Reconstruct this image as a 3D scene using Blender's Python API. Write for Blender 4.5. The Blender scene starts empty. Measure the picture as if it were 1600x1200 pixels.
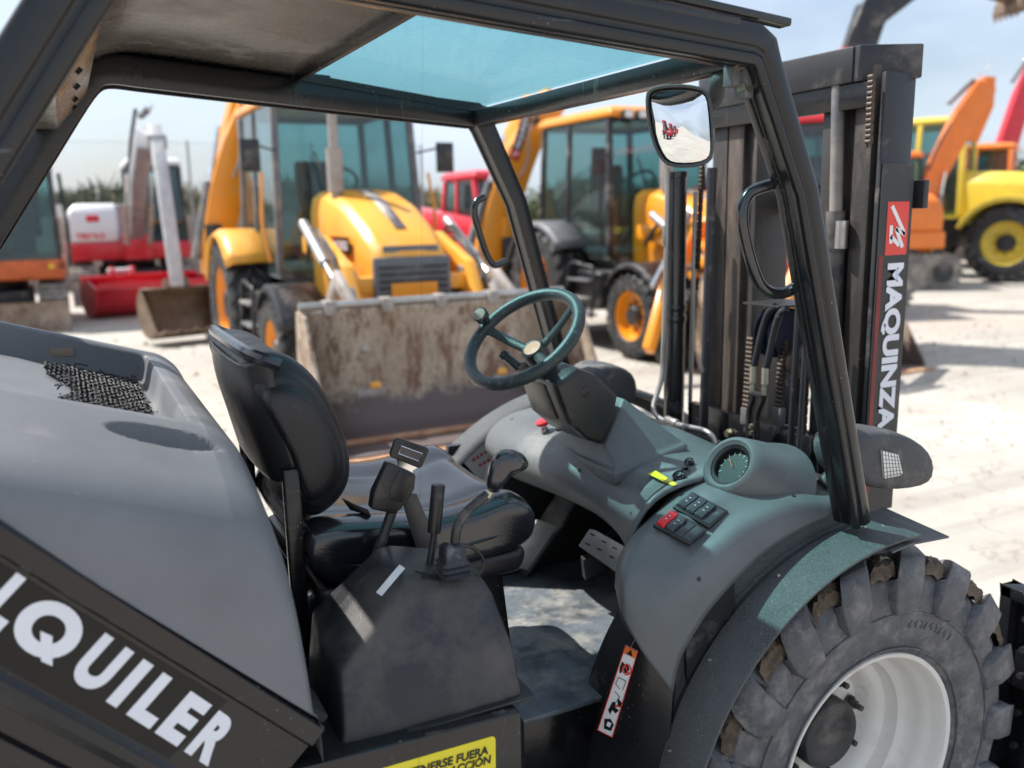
import bpy, bmesh, math, random
from mathutils import Vector, Matrix, noise
R_ = math.radians
random.seed(7)
SC = bpy.context.scene
COL = SC.collection

# ---------------------------------------------------------------- camera
FPX = 1375.0
CAM = Vector((0, 0, 1.70))
yc = Vector((95 - 800, 342 - 600, FPX)).normalized()
xc = Vector((3600 - 800, 275 - 600, FPX)); xc = (xc - yc * xc.dot(yc)).normalized()
zc = xc.cross(yc)
if zc.y > 0: zc = -zc
ROT = Matrix((xc, yc, zc))            # camera axes (right, down, forward) -> world
cam_d = bpy.data.cameras.new('camera'); cam = bpy.data.objects.new('camera', cam_d); COL.objects.link(cam)
cam_d.sensor_width = 36; cam_d.lens = FPX / 1600 * 36
cam_d.clip_start = 0.05; cam_d.clip_end = 3000
m = Matrix((ROT.col[0], -ROT.col[1], -ROT.col[2])).transposed().to_4x4(); m.translation = CAM
cam.matrix_world = m
cam_d.dof.use_dof = True; cam_d.dof.focus_distance = 1.75; cam_d.dof.aperture_fstop = 2.5
SC.camera = cam

# ---------------------------------------------------------------- light
SUN_EL, SUN_AZ = 54.0, 132.0           # azimuth of the sun, degrees from +X towards +Y
world = bpy.data.worlds.new('World'); SC.world = world; world.use_nodes = True
wn = world.node_tree.nodes; wl = world.node_tree.links; wn.clear()
wo = wn.new('ShaderNodeOutputWorld'); bg = wn.new('ShaderNodeBackground'); sky = wn.new('ShaderNodeTexSky')
sky.sky_type = 'NISHITA'; sky.sun_disc = False; sky.sun_elevation = R_(SUN_EL); sky.sun_rotation = R_(90 - SUN_AZ)
sky.air_density = 1.0; sky.dust_density = 2.2; sky.ozone_density = 1.3
bg.inputs['Strength'].default_value = 0.10
tc = wn.new('ShaderNodeTexCoord'); mp = wn.new('ShaderNodeMapping'); mp.inputs['Scale'].default_value = (1.2, 1.2, 3.6)
nz = wn.new('ShaderNodeTexNoise'); nz.inputs['Scale'].default_value = 1.7; nz.inputs['Detail'].default_value = 7; nz.inputs['Roughness'].default_value = .55
rp = wn.new('ShaderNodeValToRGB'); rp.color_ramp.elements[0].position = .34; rp.color_ramp.elements[1].position = .60
rp.color_ramp.elements[0].color = (.30, .30, .30, 1); rp.color_ramp.elements[1].color = (.88, .88, .88, 1)
mx = wn.new('ShaderNodeMix'); mx.data_type = 'RGBA'; mx.inputs[7].default_value = (5.4, 6.2, 7.3, 1)
wl.new(tc.outputs['Generated'], mp.inputs[0]); wl.new(mp.outputs[0], nz.inputs['Vector']); wl.new(nz.outputs['Fac'], rp.inputs[0])
wl.new(rp.outputs[0], mx.inputs[0]); wl.new(sky.outputs[0], mx.inputs[6]); wl.new(mx.outputs[2], bg.inputs[0]); wl.new(bg.outputs[0], wo.inputs[0])
sun_d = bpy.data.lights.new('sun', 'SUN'); sun = bpy.data.objects.new('sun', sun_d); COL.objects.link(sun)
sun_d.energy = 4.6; sun_d.angle = R_(.55); sun_d.color = (1, .965, .91)
SV = Vector((math.cos(R_(SUN_AZ)) * math.cos(R_(SUN_EL)), math.sin(R_(SUN_AZ)) * math.cos(R_(SUN_EL)), math.sin(R_(SUN_EL))))
sun.rotation_euler = SV.to_track_quat('Z', 'Y').to_euler()
SC.view_settings.view_transform = 'Standard'; SC.view_settings.look = 'None'; SC.view_settings.gamma = 1
SC.view_settings.exposure = 0.72
SC.cycles.max_bounces = 8; SC.cycles.transparent_max_bounces = 12

# ---------------------------------------------------------------- measuring: photograph point + known plane -> place
def ray(px, py): return ROT @ Vector(((px - 800) / FPX, (py - 600) / FPX, 1))
def aX(px, py, x): d = ray(px, py); return CAM + d * (x / d.x)
def aY(px, py, y): d = ray(px, py); return CAM + d * (y / d.y)
def aZ(px, py, z): d = ray(px, py); return CAM + d * ((z - CAM.z) / d.z)

# ---------------------------------------------------------------- materials
MAT = {}
def mat(name, col, rough=.5, metal=0., var=.18, vscale=6., dust=None, dust_amt=0., dust_scale=4., speck=0., speck_col=(.45,.44,.42), bump=0., bscale=60.,
        coat=0., up=False, streak=False, spec=.5, rvar=.12, scratch=0.):
    M = bpy.data.materials.new(name); M.use_nodes = True
    n = M.node_tree.nodes; l = M.node_tree.links; b = n['Principled BSDF']
    tcn = n.new('ShaderNodeTexCoord'); oi = n.new('ShaderNodeObjectInfo')
    add = n.new('ShaderNodeVectorMath'); add.operation = 'ADD'
    mul = n.new('ShaderNodeMath'); mul.operation = 'MULTIPLY'; mul.inputs[1].default_value = 17.0
    l.new(oi.outputs['Random'], mul.inputs[0]); l.new(tcn.outputs['Object'], add.inputs[0]); l.new(mul.outputs[0], add.inputs[1])
    vec = add.outputs[0]
    def noise_(scale, detail=5, rough_=.6, v=None):
        t = n.new('ShaderNodeTexNoise'); t.inputs['Scale'].default_value = scale; t.inputs['Detail'].default_value = detail; t.inputs['Roughness'].default_value = rough_
        l.new(v or vec, t.inputs['Vector']); return t.outputs['Fac']
    def ramp(f, a, b_, ca=(0,0,0,1), cb=(1,1,1,1)):
        r = n.new('ShaderNodeValToRGB'); r.color_ramp.elements[0].position = a; r.color_ramp.elements[1].position = b_
        r.color_ramp.elements[0].color = ca; r.color_ramp.elements[1].color = cb; l.new(f, r.inputs[0]); return r.outputs[0]
    def mix(f, a, b_):
        x = n.new('ShaderNodeMix'); x.data_type = 'RGBA'
        if isinstance(f, float): x.inputs[0].default_value = f
        else: l.new(f, x.inputs[0])
        for i, c in ((6, a), (7, b_)):
            if isinstance(c, tuple): x.inputs[i].default_value = (*c[:3], 1)
            else: l.new(c, x.inputs[i])
        return x.outputs[2]
    lo = tuple(c * (1 - var) for c in col); hi = tuple(min(1, c * (1 + var)) for c in col)
    base = mix(ramp(noise_(vscale), .35, .65), lo, hi)
    rgh = None
    if dust:
        v = vec
        if streak:
            mpn = n.new('ShaderNodeMapping'); mpn.inputs['Scale'].default_value = (1, 1, .22); l.new(vec, mpn.inputs[0]); v = mpn.outputs[0]
        f = ramp(noise_(dust_scale, 9, .68, v), .62 - .34 * dust_amt, .80 - .26 * dust_amt)
        if up:
            g = n.new('ShaderNodeNewGeometry'); sx = n.new('ShaderNodeSeparateXYZ'); l.new(g.outputs['Normal'], sx.inputs[0])
            mr = n.new('ShaderNodeMapRange'); mr.inputs[1].default_value = -.1; mr.inputs[2].default_value = .8; l.new(sx.outputs[2], mr.inputs[0])
            mm = n.new('ShaderNodeMath'); mm.operation = 'MULTIPLY'; l.new(f, mm.inputs[0]); l.new(mr.outputs[0], mm.inputs[1]); f = mm.outputs[0]
        base = mix(f, base, dust); rgh = f
    if speck:
        vo = n.new('ShaderNodeTexVoronoi'); vo.inputs['Scale'].default_value = 90; l.new(vec, vo.inputs['Vector'])
        f2 = ramp(vo.outputs['Distance'], .06, .16, (1,1,1,1), (0,0,0,1))
        f3 = ramp(noise_(7, 4), .54, .66)
        mm = n.new('ShaderNodeMath'); mm.operation = 'MULTIPLY'; l.new(f2, mm.inputs[0]); l.new(f3, mm.inputs[1])
        m2 = n.new('ShaderNodeMath'); m2.operation = 'MULTIPLY'; l.new(mm.outputs[0], m2.inputs[0]); m2.inputs[1].default_value = speck
        base = mix(m2.outputs[0], base, speck_col)
    if scratch:
        for rot in ((.3,.8,.2),(-.5,-.4,.9)):
            mps = n.new('ShaderNodeMapping'); mps.inputs['Rotation'].default_value = rot; mps.inputs['Scale'].default_value = (2.2, 60, 60); l.new(vec, mps.inputs[0])
            fs_ = ramp(noise_(1.6, 3, .5, mps.outputs[0]), .70, .74); g_ = ramp(noise_(4, 3), .48, .60)
            mm = n.new('ShaderNodeMath'); mm.operation = 'MULTIPLY'; l.new(fs_, mm.inputs[0]); l.new(g_, mm.inputs[1]); m2 = n.new('ShaderNodeMath'); m2.operation = 'MULTIPLY'; l.new(mm.outputs[0], m2.inputs[0]); m2.inputs[1].default_value = scratch
            base = mix(m2.outputs[0], base, tuple(min(1, c*2.2 + .10) for c in col))
    if isinstance(base, tuple): b.inputs['Base Color'].default_value = (*base, 1)
    else: l.new(base, b.inputs['Base Color'])
    mr = n.new('ShaderNodeMapRange'); mr.inputs[3].default_value = max(.03, rough - rvar); mr.inputs[4].default_value = min(1, rough + rvar)
    l.new(noise_(vscale * 2.3, 6), mr.inputs[0]); ro = mr.outputs[0]
    if rgh is not None:
        mr2 = n.new('ShaderNodeMix'); mr2.data_type = 'FLOAT'; l.new(rgh, mr2.inputs[0]); l.new(ro, mr2.inputs[2]); mr2.inputs[3].default_value = max(.75, rough); ro = mr2.outputs[0]
    l.new(ro, b.inputs['Roughness'])
    b.inputs['Metallic'].default_value = metal; b.inputs['Specular IOR Level'].default_value = spec
    if coat: b.inputs['Coat Weight'].default_value = coat; b.inputs['Coat Roughness'].default_value = .12
    if bump:
        bp = n.new('ShaderNodeBump'); bp.inputs['Strength'].default_value = min(1, bump); bp.inputs['Distance'].default_value = .004 if bump <= 1 else .004 * bump
        l.new(noise_(bscale, 6), bp.inputs['Height']); l.new(bp.outputs[0], b.inputs['Normal'])
    MAT[name] = M; return M

DUST = (.42, .38, .33)
mat('grey_plastic', (.105, .115, .118), .45, dust=(.25,.26,.25), dust_amt=.25, dust_scale=3, speck=.3, bump=.2, bscale=420, var=.12, scratch=.5)
mat('hood_plastic', (.145, .152, .165), .52, dust=(.26,.265,.27), dust_amt=.24, dust_scale=2.2, speck=.4, bump=.2, bscale=380, var=.13, vscale=3, scratch=.6)
mat('black_plastic', (.017, .017, .018), .34, dust=(.16,.15,.14), dust_amt=.05, dust_scale=7, bump=.12, bscale=260)
mat('console_plastic', (.017, .018, .021), .36, dust=(.085,.076,.07), dust_amt=.5, dust_scale=6, bump=.2, bscale=300, scratch=.8)
mat('black_paint', (.0105, .011, .0125), .22, dust=(.15,.14,.13), dust_amt=.02, dust_scale=9, speck=.7, bump=.1, bscale=90, streak=True, scratch=.7)
mat('matt_black', (.012, .012, .013), .7, dust=(.15,.14,.13), dust_amt=.15, dust_scale=8)
mat('roof_sheet', (.10, .086, .072), .26, dust=(.2,.17,.14), dust_amt=.3, dust_scale=3, streak=False, bump=.1, bscale=40)
mat('galvanised', (.5,.51,.49), .38, .3, dust=(.3,.3,.28), dust_amt=.3)
mat('fender_matt', (.10,.102,.11), .55, dust=(.3,.27,.24), dust_amt=.2, dust_scale=2)
mat('dusty_black', (.062, .067, .070), .5, dust=(.14,.15,.148), dust_amt=.40, dust_scale=300, speck=.6, bump=.6, bscale=600, var=.3, vscale=4)
mat('wheel_plastic', (.026, .040, .042), .36, dust=(.2,.2,.19), dust_amt=.12, dust_scale=60, speck=.5, bump=.25, bscale=500)
mat('hose_rubber', (.02, .022, .028), .38, dust=(.2,.19,.18), dust_amt=.12, dust_scale=20)
mat('vinyl', (.013, .014, .018), .17, spec=.85, dust=(.12,.12,.12), dust_amt=.04, dust_scale=9, bump=.08, bscale=220)
mat('rubber', (.078, .081, .09), .5, dust=(.24,.225,.215), dust_amt=.34, dust_scale=16, bump=.5, bscale=140, var=.25, vscale=30)
mat('rubber_dark', (.022, .022, .023), .6, dust=(.2,.19,.18), dust_amt=.25, dust_scale=7, bump=.4, bscale=120)
mat('mud', (.135, .10, .07), .9, dust=(.07,.055,.04), dust_amt=.5, dust_scale=30, bump=3, bscale=60, var=.4, vscale=40)
mat('white_rim', (.72, .69, .64), .5, dust=(.45,.38,.31), dust_amt=.22, dust_scale=6, bump=.1, var=.05)
mat('steel', (.55, .54, .52), .32, 1, dust=(.3,.27,.24), dust_amt=.15)
mat('pipe_steel', (.42, .41, .39), .4, .8, dust=(.3,.28,.25), dust_amt=.2)
mat('zinc', (.5, .47, .36), .35, .9)
mat('chrome', (.8, .8, .8), .1, 1)
mat('rust_chain', (.075, .055, .043), .45, .4, dust=(.11,.075,.055), dust_amt=.4, dust_scale=20, bump=.4)
mat('mast_steel', (.042, .036, .033), .4, .25, dust=(.15,.11,.085), dust_amt=.32, dust_scale=6, streak=True, bump=.3, bscale=60, scratch=.6)
mat('floor_plate', (.12, .142, .165), .34, .15, dust=(.34,.325,.29), dust_amt=.42, dust_scale=11, bump=.4, bscale=30, var=.4, vscale=9)
mat('white_paint', (.8, .8, .8), .4, var=.04)
mat('letter_white', (.72, .74, .8), .35, var=.04)
mat('decal_black', (.008, .009, .010), .2, spec=.3, dust=(.09,.085,.08), dust_amt=.12, dust_scale=3.5, bump=.06)
mat('sign_yellow', (.78, .66, .03), .35, var=.04, dust=(.5,.45,.2), dust_amt=.08)
mat('ink_black', (.012, .012, .012), .4)
mat('sign_red', (.72, .05, .035), .38, var=.05)
mat('sign_orange', (.85, .22, .04), .4)
mat('red_plastic', (.6, .02, .03), .3)
mat('switch_plastic', (.035, .045, .05), .3, dust=(.25,.26,.26), dust_amt=.15, dust_scale=20)
mat('seat_cover', (.016, .0165, .019), .36, spec=.5, dust=(.10,.10,.10), dust_amt=.15, dust_scale=12, bump=.35, bscale=350)
mat('belt_webbing', (.115, .098, .088), .75, bump=.5, bscale=700)
mat('jcb_yellow', (.82, .30, .012), .32, dust=(.42,.30,.18), dust_amt=.10, dust_scale=1.6, coat=.3, var=.06, vscale=2)
mat('pale_yellow', (.84, .38, .045), .36, dust=(.55,.42,.25), dust_amt=.25, dust_scale=1.6, var=.07, vscale=2)
mat('orange_paint', (.82, .20, .02), .34, dust=(.4,.27,.18), dust_amt=.08, dust_scale=2, coat=.2, var=.06)
mat('lemon_yellow', (.72, .55, .07), .36, dust=(.5,.42,.25), dust_amt=.1, dust_scale=2, var=.06)
mat('red_paint', (.60, .02, .035), .32, dust=(.45,.3,.25), dust_amt=.1, dust_scale=2, coat=.3, var=.07)
mat('orange_dark', (.62, .13, .03), .4, dust=(.4,.27,.18), dust_amt=.12, dust_scale=3)
mat('pale_grey_paint', (.48, .48, .49), .45, dust=(.4,.36,.32), dust_amt=.2, dust_scale=2)
mat('machine_white', (.74, .74, .74), .35, dust=(.5,.46,.42), dust_amt=.12, dust_scale=2, var=.04)
mat('machine_grey', (.13, .13, .135), .5, dust=(.36,.31,.26), dust_amt=.3, dust_scale=2.5)
mat('fender_grey', (.25, .255, .27), .45, dust=(.4,.37,.33), dust_amt=.2, dust_scale=2)
mat('machine_black', (.022, .022, .025), .42, dust=(.25,.22,.19), dust_amt=.25, dust_scale=3)
mat('dusty_arm', (.34, .30, .27), .55, dust=(.16,.13,.11), dust_amt=.4, dust_scale=4, bump=.3)
mat('bare_steel_arm', (.33, .33, .35), .42, .3, dust=(.42,.37,.32), dust_amt=.3, dust_scale=3)
mat('worn_steel', (.30, .235, .18), .6, .15, dust=(.115,.065,.04), dust_amt=.5, dust_scale=3.2, bump=.5, bscale=25, var=.25, vscale=5)
mat('rust_lip', (.40, .20, .11), .65, dust=(.5,.33,.2), dust_amt=.4, dust_scale=6)
mat('brown_bucket', (.17, .115, .075), .55, .2, dust=(.30,.22,.16), dust_amt=.35, dust_scale=4, bump=.3, bscale=30)
mat('track_rubber', (.16, .145, .13), .7, dust=(.42,.37,.31), dust_amt=.5, dust_scale=5)
mat('amber_lens', (.8, .25, .02), .25)
mat('lamp_lens', (.75, .75, .72), .15, spec=.8)
mat('wall_concrete', (.36, .29, .24), .85, dust=(.45,.37,.30), dust_amt=.3, dust_scale=.8, bump=.5, bscale=12)
mat('fence_wire', (.33, .34, .36), .5, .6)
mat('bark', (.10, .08, .06), .9, bump=1, bscale=20)
mat('lime_tube', (.42, .62, .16), .2, var=.05)
mat('teal_plate', (.05, .10, .095), .4)
mat('navy_nylon', (.02, .028, .055), .5, spec=.3)

def bucket_mat():
    M = bpy.data.materials.new('bucket_wear'); M.use_nodes = True; n = M.node_tree.nodes; l = M.node_tree.links; b = n['Principled BSDF']
    t = n.new('ShaderNodeTexCoord')
    def no(s, d=8, r=.65, sc=(1,1,1), rot=(0,0,0), dist=0):
        mp = n.new('ShaderNodeMapping'); mp.inputs['Scale'].default_value = sc; mp.inputs['Rotation'].default_value = rot; l.new(t.outputs['Object'], mp.inputs[0])
        x = n.new('ShaderNodeTexNoise'); x.inputs['Scale'].default_value = s; x.inputs['Detail'].default_value = d; x.inputs['Roughness'].default_value = r; x.inputs['Distortion'].default_value = dist; l.new(mp.outputs[0], x.inputs['Vector']); return x.outputs['Fac']
    def rp(f, a, c, ca=(0,0,0), cb=(1,1,1)):
        r = n.new('ShaderNodeValToRGB'); r.color_ramp.elements[0].position = a; r.color_ramp.elements[1].position = c; r.color_ramp.elements[0].color = (*ca, 1); r.color_ramp.elements[1].color = (*cb, 1); l.new(f, r.inputs[0]); return r.outputs[0]
    def mx(f, a, c):
        x = n.new('ShaderNodeMix'); x.data_type = 'RGBA'; l.new(f, x.inputs[0])
        for i, k in ((6, a), (7, c)):
            if isinstance(k, tuple): x.inputs[i].default_value = (*k, 1)
            else: l.new(k, x.inputs[i])
        return x.outputs[2]
    base = rp(no(1.6), .35, .65, (.34,.265,.195), (.52,.43,.335))
    base = mx(rp(no(8, 10, .78, (1,1,.4)), .50, .58), base, (.19,.11,.07))
    base = mx(rp(no(17, 9, .8, (1,2.6,.5), (.7,0,0), 2.0), .55, .58), base, (.10,.045,.025))
    base = mx(rp(no(15, 9, .8, (1,2.6,.5), (-.8,0,0), 2.0), .56, .59), base, (.12,.06,.035))
    sx = n.new('ShaderNodeSeparateXYZ'); l.new(t.outputs['Object'], sx.inputs[0])
    ad = n.new('ShaderNodeMath'); ad.operation = 'MULTIPLY_ADD'; ad.inputs[1].default_value = .55; l.new(no(4, 9, .75), ad.inputs[0]); l.new(sx.outputs[2], ad.inputs[2])
    band = rp(ad.outputs[0], .50, .60, (1,1,1), (0,0,0)); base = mx(band, base, (.115,.085,.078))
    l.new(base, b.inputs['Base Color']); b.inputs['Roughness'].default_value = .55; b.inputs['Metallic'].default_value = .1
    bp = n.new('ShaderNodeBump'); bp.inputs['Strength'].default_value = .6; bp.inputs['Distance'].default_value = .01; l.new(no(14, 9, .75), bp.inputs['Height']); l.new(bp.outputs[0], b.inputs['Normal'])
    MAT['bucket_wear'] = M
bucket_mat()
def leaf_mat(name, c1, c2, trans=.25):
    M = bpy.data.materials.new(name); M.use_nodes = True; n = M.node_tree.nodes; l = M.node_tree.links; b = n['Principled BSDF']
    g = n.new('ShaderNodeNewGeometry'); r = n.new('ShaderNodeValToRGB'); r.color_ramp.elements[0].color = (*c1, 1); r.color_ramp.elements[1].color = (*c2, 1)
    l.new(g.outputs['Random Per Island'], r.inputs[0]); l.new(r.outputs[0], b.inputs['Base Color']); b.inputs['Roughness'].default_value = .6
    MAT[name] = M
leaf_mat('leaf_green', (.035, .055, .02), (.10, .13, .045))
leaf_mat('dry_reed', (.11, .115, .045), (.36, .30, .16))

def glass_mat(name, tint, gloss=.10, rough=.02, dirt=0., dirt_col=(.4,.4,.38), ior=1.5):
    M = bpy.data.materials.new(name); M.use_nodes = True; n = M.node_tree.nodes; l = M.node_tree.links; n.clear()
    o = n.new('ShaderNodeOutputMaterial'); t = n.new('ShaderNodeBsdfTransparent'); t.inputs[0].default_value = (*tint, 1)
    gl = n.new('ShaderNodeBsdfGlossy'); gl.inputs['Roughness'].default_value = rough; lw_ = n.new('ShaderNodeNewGeometry'); dt = n.new('ShaderNodeVectorMath'); dt.operation = 'DOT_PRODUCT'; l.new(lw_.outputs['Incoming'], dt.inputs[0]); l.new(lw_.outputs['Normal'], dt.inputs[1])
    ab = n.new('ShaderNodeMath'); ab.operation = 'ABSOLUTE'; l.new(dt.outputs['Value'], ab.inputs[0]); iv = n.new('ShaderNodeMath'); iv.operation = 'SUBTRACT'; iv.inputs[0].default_value = 1; l.new(ab.outputs[0], iv.inputs[1]); fr = n.new('ShaderNodeMath'); fr.operation = 'POWER'; fr.inputs[1].default_value = 5 if ior > 1.3 else 9; l.new(iv.outputs[0], fr.inputs[0])
    mr = n.new('ShaderNodeMath'); mr.operation = 'MULTIPLY_ADD'; mr.inputs[1].default_value = 1 - gloss; mr.inputs[2].default_value = gloss
    l.new(fr.outputs[0], mr.inputs[0]); mxs = n.new('ShaderNodeMixShader'); l.new(mr.outputs[0], mxs.inputs[0]); l.new(t.outputs[0], mxs.inputs[1]); l.new(gl.outputs[0], mxs.inputs[2])
    out = mxs.outputs[0]
    if dirt:
        tcn = n.new('ShaderNodeTexCoord'); nt = n.new('ShaderNodeTexNoise'); nt.inputs['Scale'].default_value = 70; nt.inputs['Detail'].default_value = 6
        l.new(tcn.outputs['Object'], nt.inputs['Vector']); r = n.new('ShaderNodeValToRGB'); r.color_ramp.elements[0].position = .52; r.color_ramp.elements[1].position = .78
        r.color_ramp.elements[0].color = (.03,.03,.03,1); r.color_ramp.elements[1].color = (dirt, dirt, dirt, 1); l.new(nt.outputs['Fac'], r.inputs[0])
        d = n.new('ShaderNodeBsdfDiffuse'); d.inputs[0].default_value = (*dirt_col, 1); m3 = n.new('ShaderNodeMixShader')
        l.new(r.outputs[0], m3.inputs[0]); l.new(out, m3.inputs[1]); l.new(d.outputs[0], m3.inputs[2]); out = m3.outputs[0]
    l.new(out, o.inputs[0]); MAT[name] = M
glass_mat('roof_glass', (.65, .90, .91), .01, .03, .12, (.12,.30,.34), 1.16)
glass_mat('cab_glass', (.60, .76, .76), .05, .03, .10)
glass_mat('clear_glass', (.8, .85, .85), .05)
M = bpy.data.materials.new('mirror_glass'); M.use_nodes = True; b = M.node_tree.nodes['Principled BSDF']; b.inputs['Metallic'].default_value = 1; b.inputs['Roughness'].default_value = .02; b.inputs['Base Color'].default_value = (.82,.84,.85,1); MAT['mirror_glass'] = M

def surface(objs):
    from mathutils.bvhtree import BVHTree
    dg = bpy.context.evaluated_depsgraph_get(); T = [(BVHTree.FromObject(o, dg), Vector(o['org'])) for o in objs]
    def hit(px, py, depth=0, off=(0, 0)):
        best = None
        for t, o3 in T:
            p, nn, i, d = t.ray_cast(CAM - o3, ray(px, py).normalized())
            if p is not None and (best is None or d < best[2]): best = (p + o3, nn, d)
        if best is None:
            if depth > 12: return None, None
            k = depth + 1; return hit(px + 5*k*math.cos(k*2.4) - off[0], py + 5*k*math.sin(k*2.4) - off[1], k, (5*k*math.cos(k*2.4), 5*k*math.sin(k*2.4)))
        nn = best[1]; nn = nn if nn.dot(CAM - best[0]) > 0 else -nn
        return best[0], nn
    return hit
# ---------------------------------------------------------------- mesh helpers
def V(*a): return Vector(a)
def spl(pts, n=6, closed=False):
    P = [Vector(p) for p in pts]; out = []; N = len(P); rng = N if closed else N - 1
    for i in range(rng):
        if closed: p0, p1, p2, p3 = P[(i-1) % N], P[i], P[(i+1) % N], P[(i+2) % N]
        else: p0, p1, p2, p3 = P[max(i-1, 0)], P[i], P[i+1], P[min(i+2, N-1)]
        for k in range(n):
            t = k / n
            out.append(.5 * ((2*p1) + (-p0+p2)*t + (2*p0-5*p1+4*p2-p3)*t*t + (-p0+3*p1-3*p2+p3)*t*t*t))
    if not closed: out.append(P[-1].copy())
    return out
def arc(cx, cz, r, a0, a1, n): return [(cx + r * math.cos(R_(a0 + (a1-a0)*i/n)), cz + r * math.sin(R_(a0 + (a1-a0)*i/n))) for i in range(n + 1)]

class MB:
    def __init__(s): s.v = []; s.f = []
    def add(s, vs, fs):
        o = len(s.v); s.v += [Vector(p) for p in vs]; s.f += [tuple(i + o for i in f) for f in fs]; return s
    def box(s, c, d, rz=0, M=None):
        c = Vector(c); h = Vector(d) / 2; vs = []
        Rm = M if M is not None else Matrix.Rotation(rz, 3, 'Z')
        for x in (-1, 1):
            for y in (-1, 1):
                for z in (-1, 1): vs.append(c + Rm @ Vector((x*h.x, y*h.y, z*h.z)))
        return s.add(vs, [(0,1,3,2),(4,6,7,5),(0,4,5,1),(2,3,7,6),(0,2,6,4),(1,5,7,3)])
    def bar(s, a, b, w, h, up=(0,0,1), w2=None, h2=None):
        a, b = Vector(a), Vector(b); t = (b-a).normalized(); up = Vector(up)
        if abs(t.dot(up)) > .98: up = Vector((0,1,0))
        sd = t.cross(up).normalized(); u = sd.cross(t); w2 = w if w2 is None else w2; h2 = h if h2 is None else h2; vs = []
        for p, ww, hh in ((a, w, h), (b, w2, h2)):
            for i, j in ((-1,-1),(1,-1),(1,1),(-1,1)): vs.append(p + sd*i*ww/2 + u*j*hh/2)
        return s.add(vs, [(3,2,1,0),(4,5,6,7),(0,1,5,4),(1,2,6,5),(2,3,7,6),(3,0,4,7)])
    def igrid(s, rows, nu=5, nv=5):
        R1 = [spl(r, nu) for r in rows]; cols = [spl([r[i] for r in R1], nv) for i in range(len(R1[0]))]
        return s.grid([[c_[j] for c_ in cols] for j in range(len(cols[0]))])
    def prism(s, poly, off):
        off = Vector(off); P = [Vector(p) for p in poly]; n = len(P)
        return s.add(P + [p + off for p in P], [tuple(range(n))[::-1], tuple(range(n, 2*n))] + [(i, (i+1) % n, n + (i+1) % n, n + i) for i in range(n)])
    def loft(s, secs, caps=True, closed=False, loop=True):
        n = len(secs[0]); vs = [Vector(p) for sc in secs for p in sc]; fs = []; m = len(secs)
        for j in range(m if closed else m - 1):
            k = (j + 1) % m
            for i in range(n if loop else n - 1):
                fs.append((j*n+i, j*n+(i+1) % n, k*n+(i+1) % n, k*n+i))
        if caps and not closed and loop: fs += [tuple(range(n))[::-1], tuple(range((m-1)*n, m*n))]
        return s.add(vs, fs)
    def grid(s, rows): return s.loft(rows, caps=False, loop=False)
    def tube(s, path, r, n=10, closed=False, caps=True):
        P = [Vector(p) for p in path]; m = len(P); secs = []; up = None
        for i in range(m):
            if closed: t = (P[(i+1) % m] - P[i-1]).normalized()
            else: t = (P[min(i+1, m-1)] - P[max(i-1, 0)]).normalized()
            if up is None:
                up = Vector((0,0,1)) if abs(t.z) < .9 else Vector((1,0,0))
            up = (up - t * up.dot(t)).normalized(); sd = t.cross(up)
            rr = r[i] if isinstance(r, (list, tuple)) else r
            secs.append([P[i] + (up*math.cos(2*math.pi*k/n) + sd*math.sin(2*math.pi*k/n))*rr for k in range(n)])
        return s.loft(secs, caps=caps, closed=closed)
    def lathe(s, org, axis, prof, n=32, a0=0, a1=360, ref=None):
        org = Vector(org); a = Vector(axis).normalized(); ref = Vector(ref) if ref else (Vector((0,0,1)) if abs(a.z) < .9 else Vector((1,0,0)))
        e1 = (ref - a*ref.dot(a)).normalized(); e2 = a.cross(e1); full = abs(a1-a0) >= 360; k = n if full else n + 1; secs = []
        for i in range(k):
            t = R_(a0 + (a1-a0)*i/n); d = e1*math.cos(t) + e2*math.sin(t)
            secs.append([org + d*max(r, 1e-4) + a*h for r, h in prof])
        return s.loft(secs, caps=False, closed=full, loop=False)
    def cyl(s, a, b, r, n=16, r2=None):
        a, b = Vector(a), Vector(b); L = (b-a).length; r2 = r if r2 is None else r2
        return s.lathe(a, b-a, [(0,0),(r,0),(r2,L),(0,L)], n)
    def sweep(s, path, sec, side=(0,1,0), closed=False, caps=True, scale=None):
        # section coordinates: (a along in-plane normal, b along side)
        P = [Vector(p) for p in path]; sd = Vector(side).normalized(); m = len(P); secs = []
        for i in range(m):
            t0 = (P[i] - P[i-1]).normalized() if (i > 0 or closed) else None
            t1 = (P[(i+1) % m] - P[i]).normalized() if (i < m-1 or closed) else None
            t0 = t0 or t1; t1 = t1 or t0; t = (t0 + t1).normalized(); nn = sd.cross(t).normalized(); k = 1 / max(.5, math.sqrt(max(0, (1 + t0.dot(t1)) / 2)))
            sc = scale[i] if scale else 1
            secs.append([P[i] + nn*a*k*sc + sd*b for a, b in sec])
        return s.loft(secs, caps=caps, closed=closed)
    def build(s, name, mt, parent=None, bevel=0, seg=2, sub=0, sharp=38, solid=0, soff=-1, label=None, kind=None, disp=None):
        org = parent.get('org') if parent is not None else None
        o3 = Vector(org) if org is not None else Vector((0,0,0))
        me = bpy.data.meshes.new(name); me.from_pydata([tuple(p - o3) for p in s.v], [], s.f); me.validate()
        bm = bmesh.new(); bm.from_mesh(me)
        bmesh.ops.remove_doubles(bm, verts=bm.verts, dist=1e-5)
        bmesh.ops.recalc_face_normals(bm, faces=bm.faces)
        if bevel:
            ed = [e for e in bm.edges if len(e.link_faces) == 2 and e.calc_face_angle(0) > R_(28)]
            if ed: bmesh.ops.bevel(bm, geom=ed, offset=bevel, segments=seg, profile=.5, affect='EDGES', clamp_overlap=True)
        for f in bm.faces: f.smooth = True
        bm.to_mesh(me); bm.free()
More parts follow.
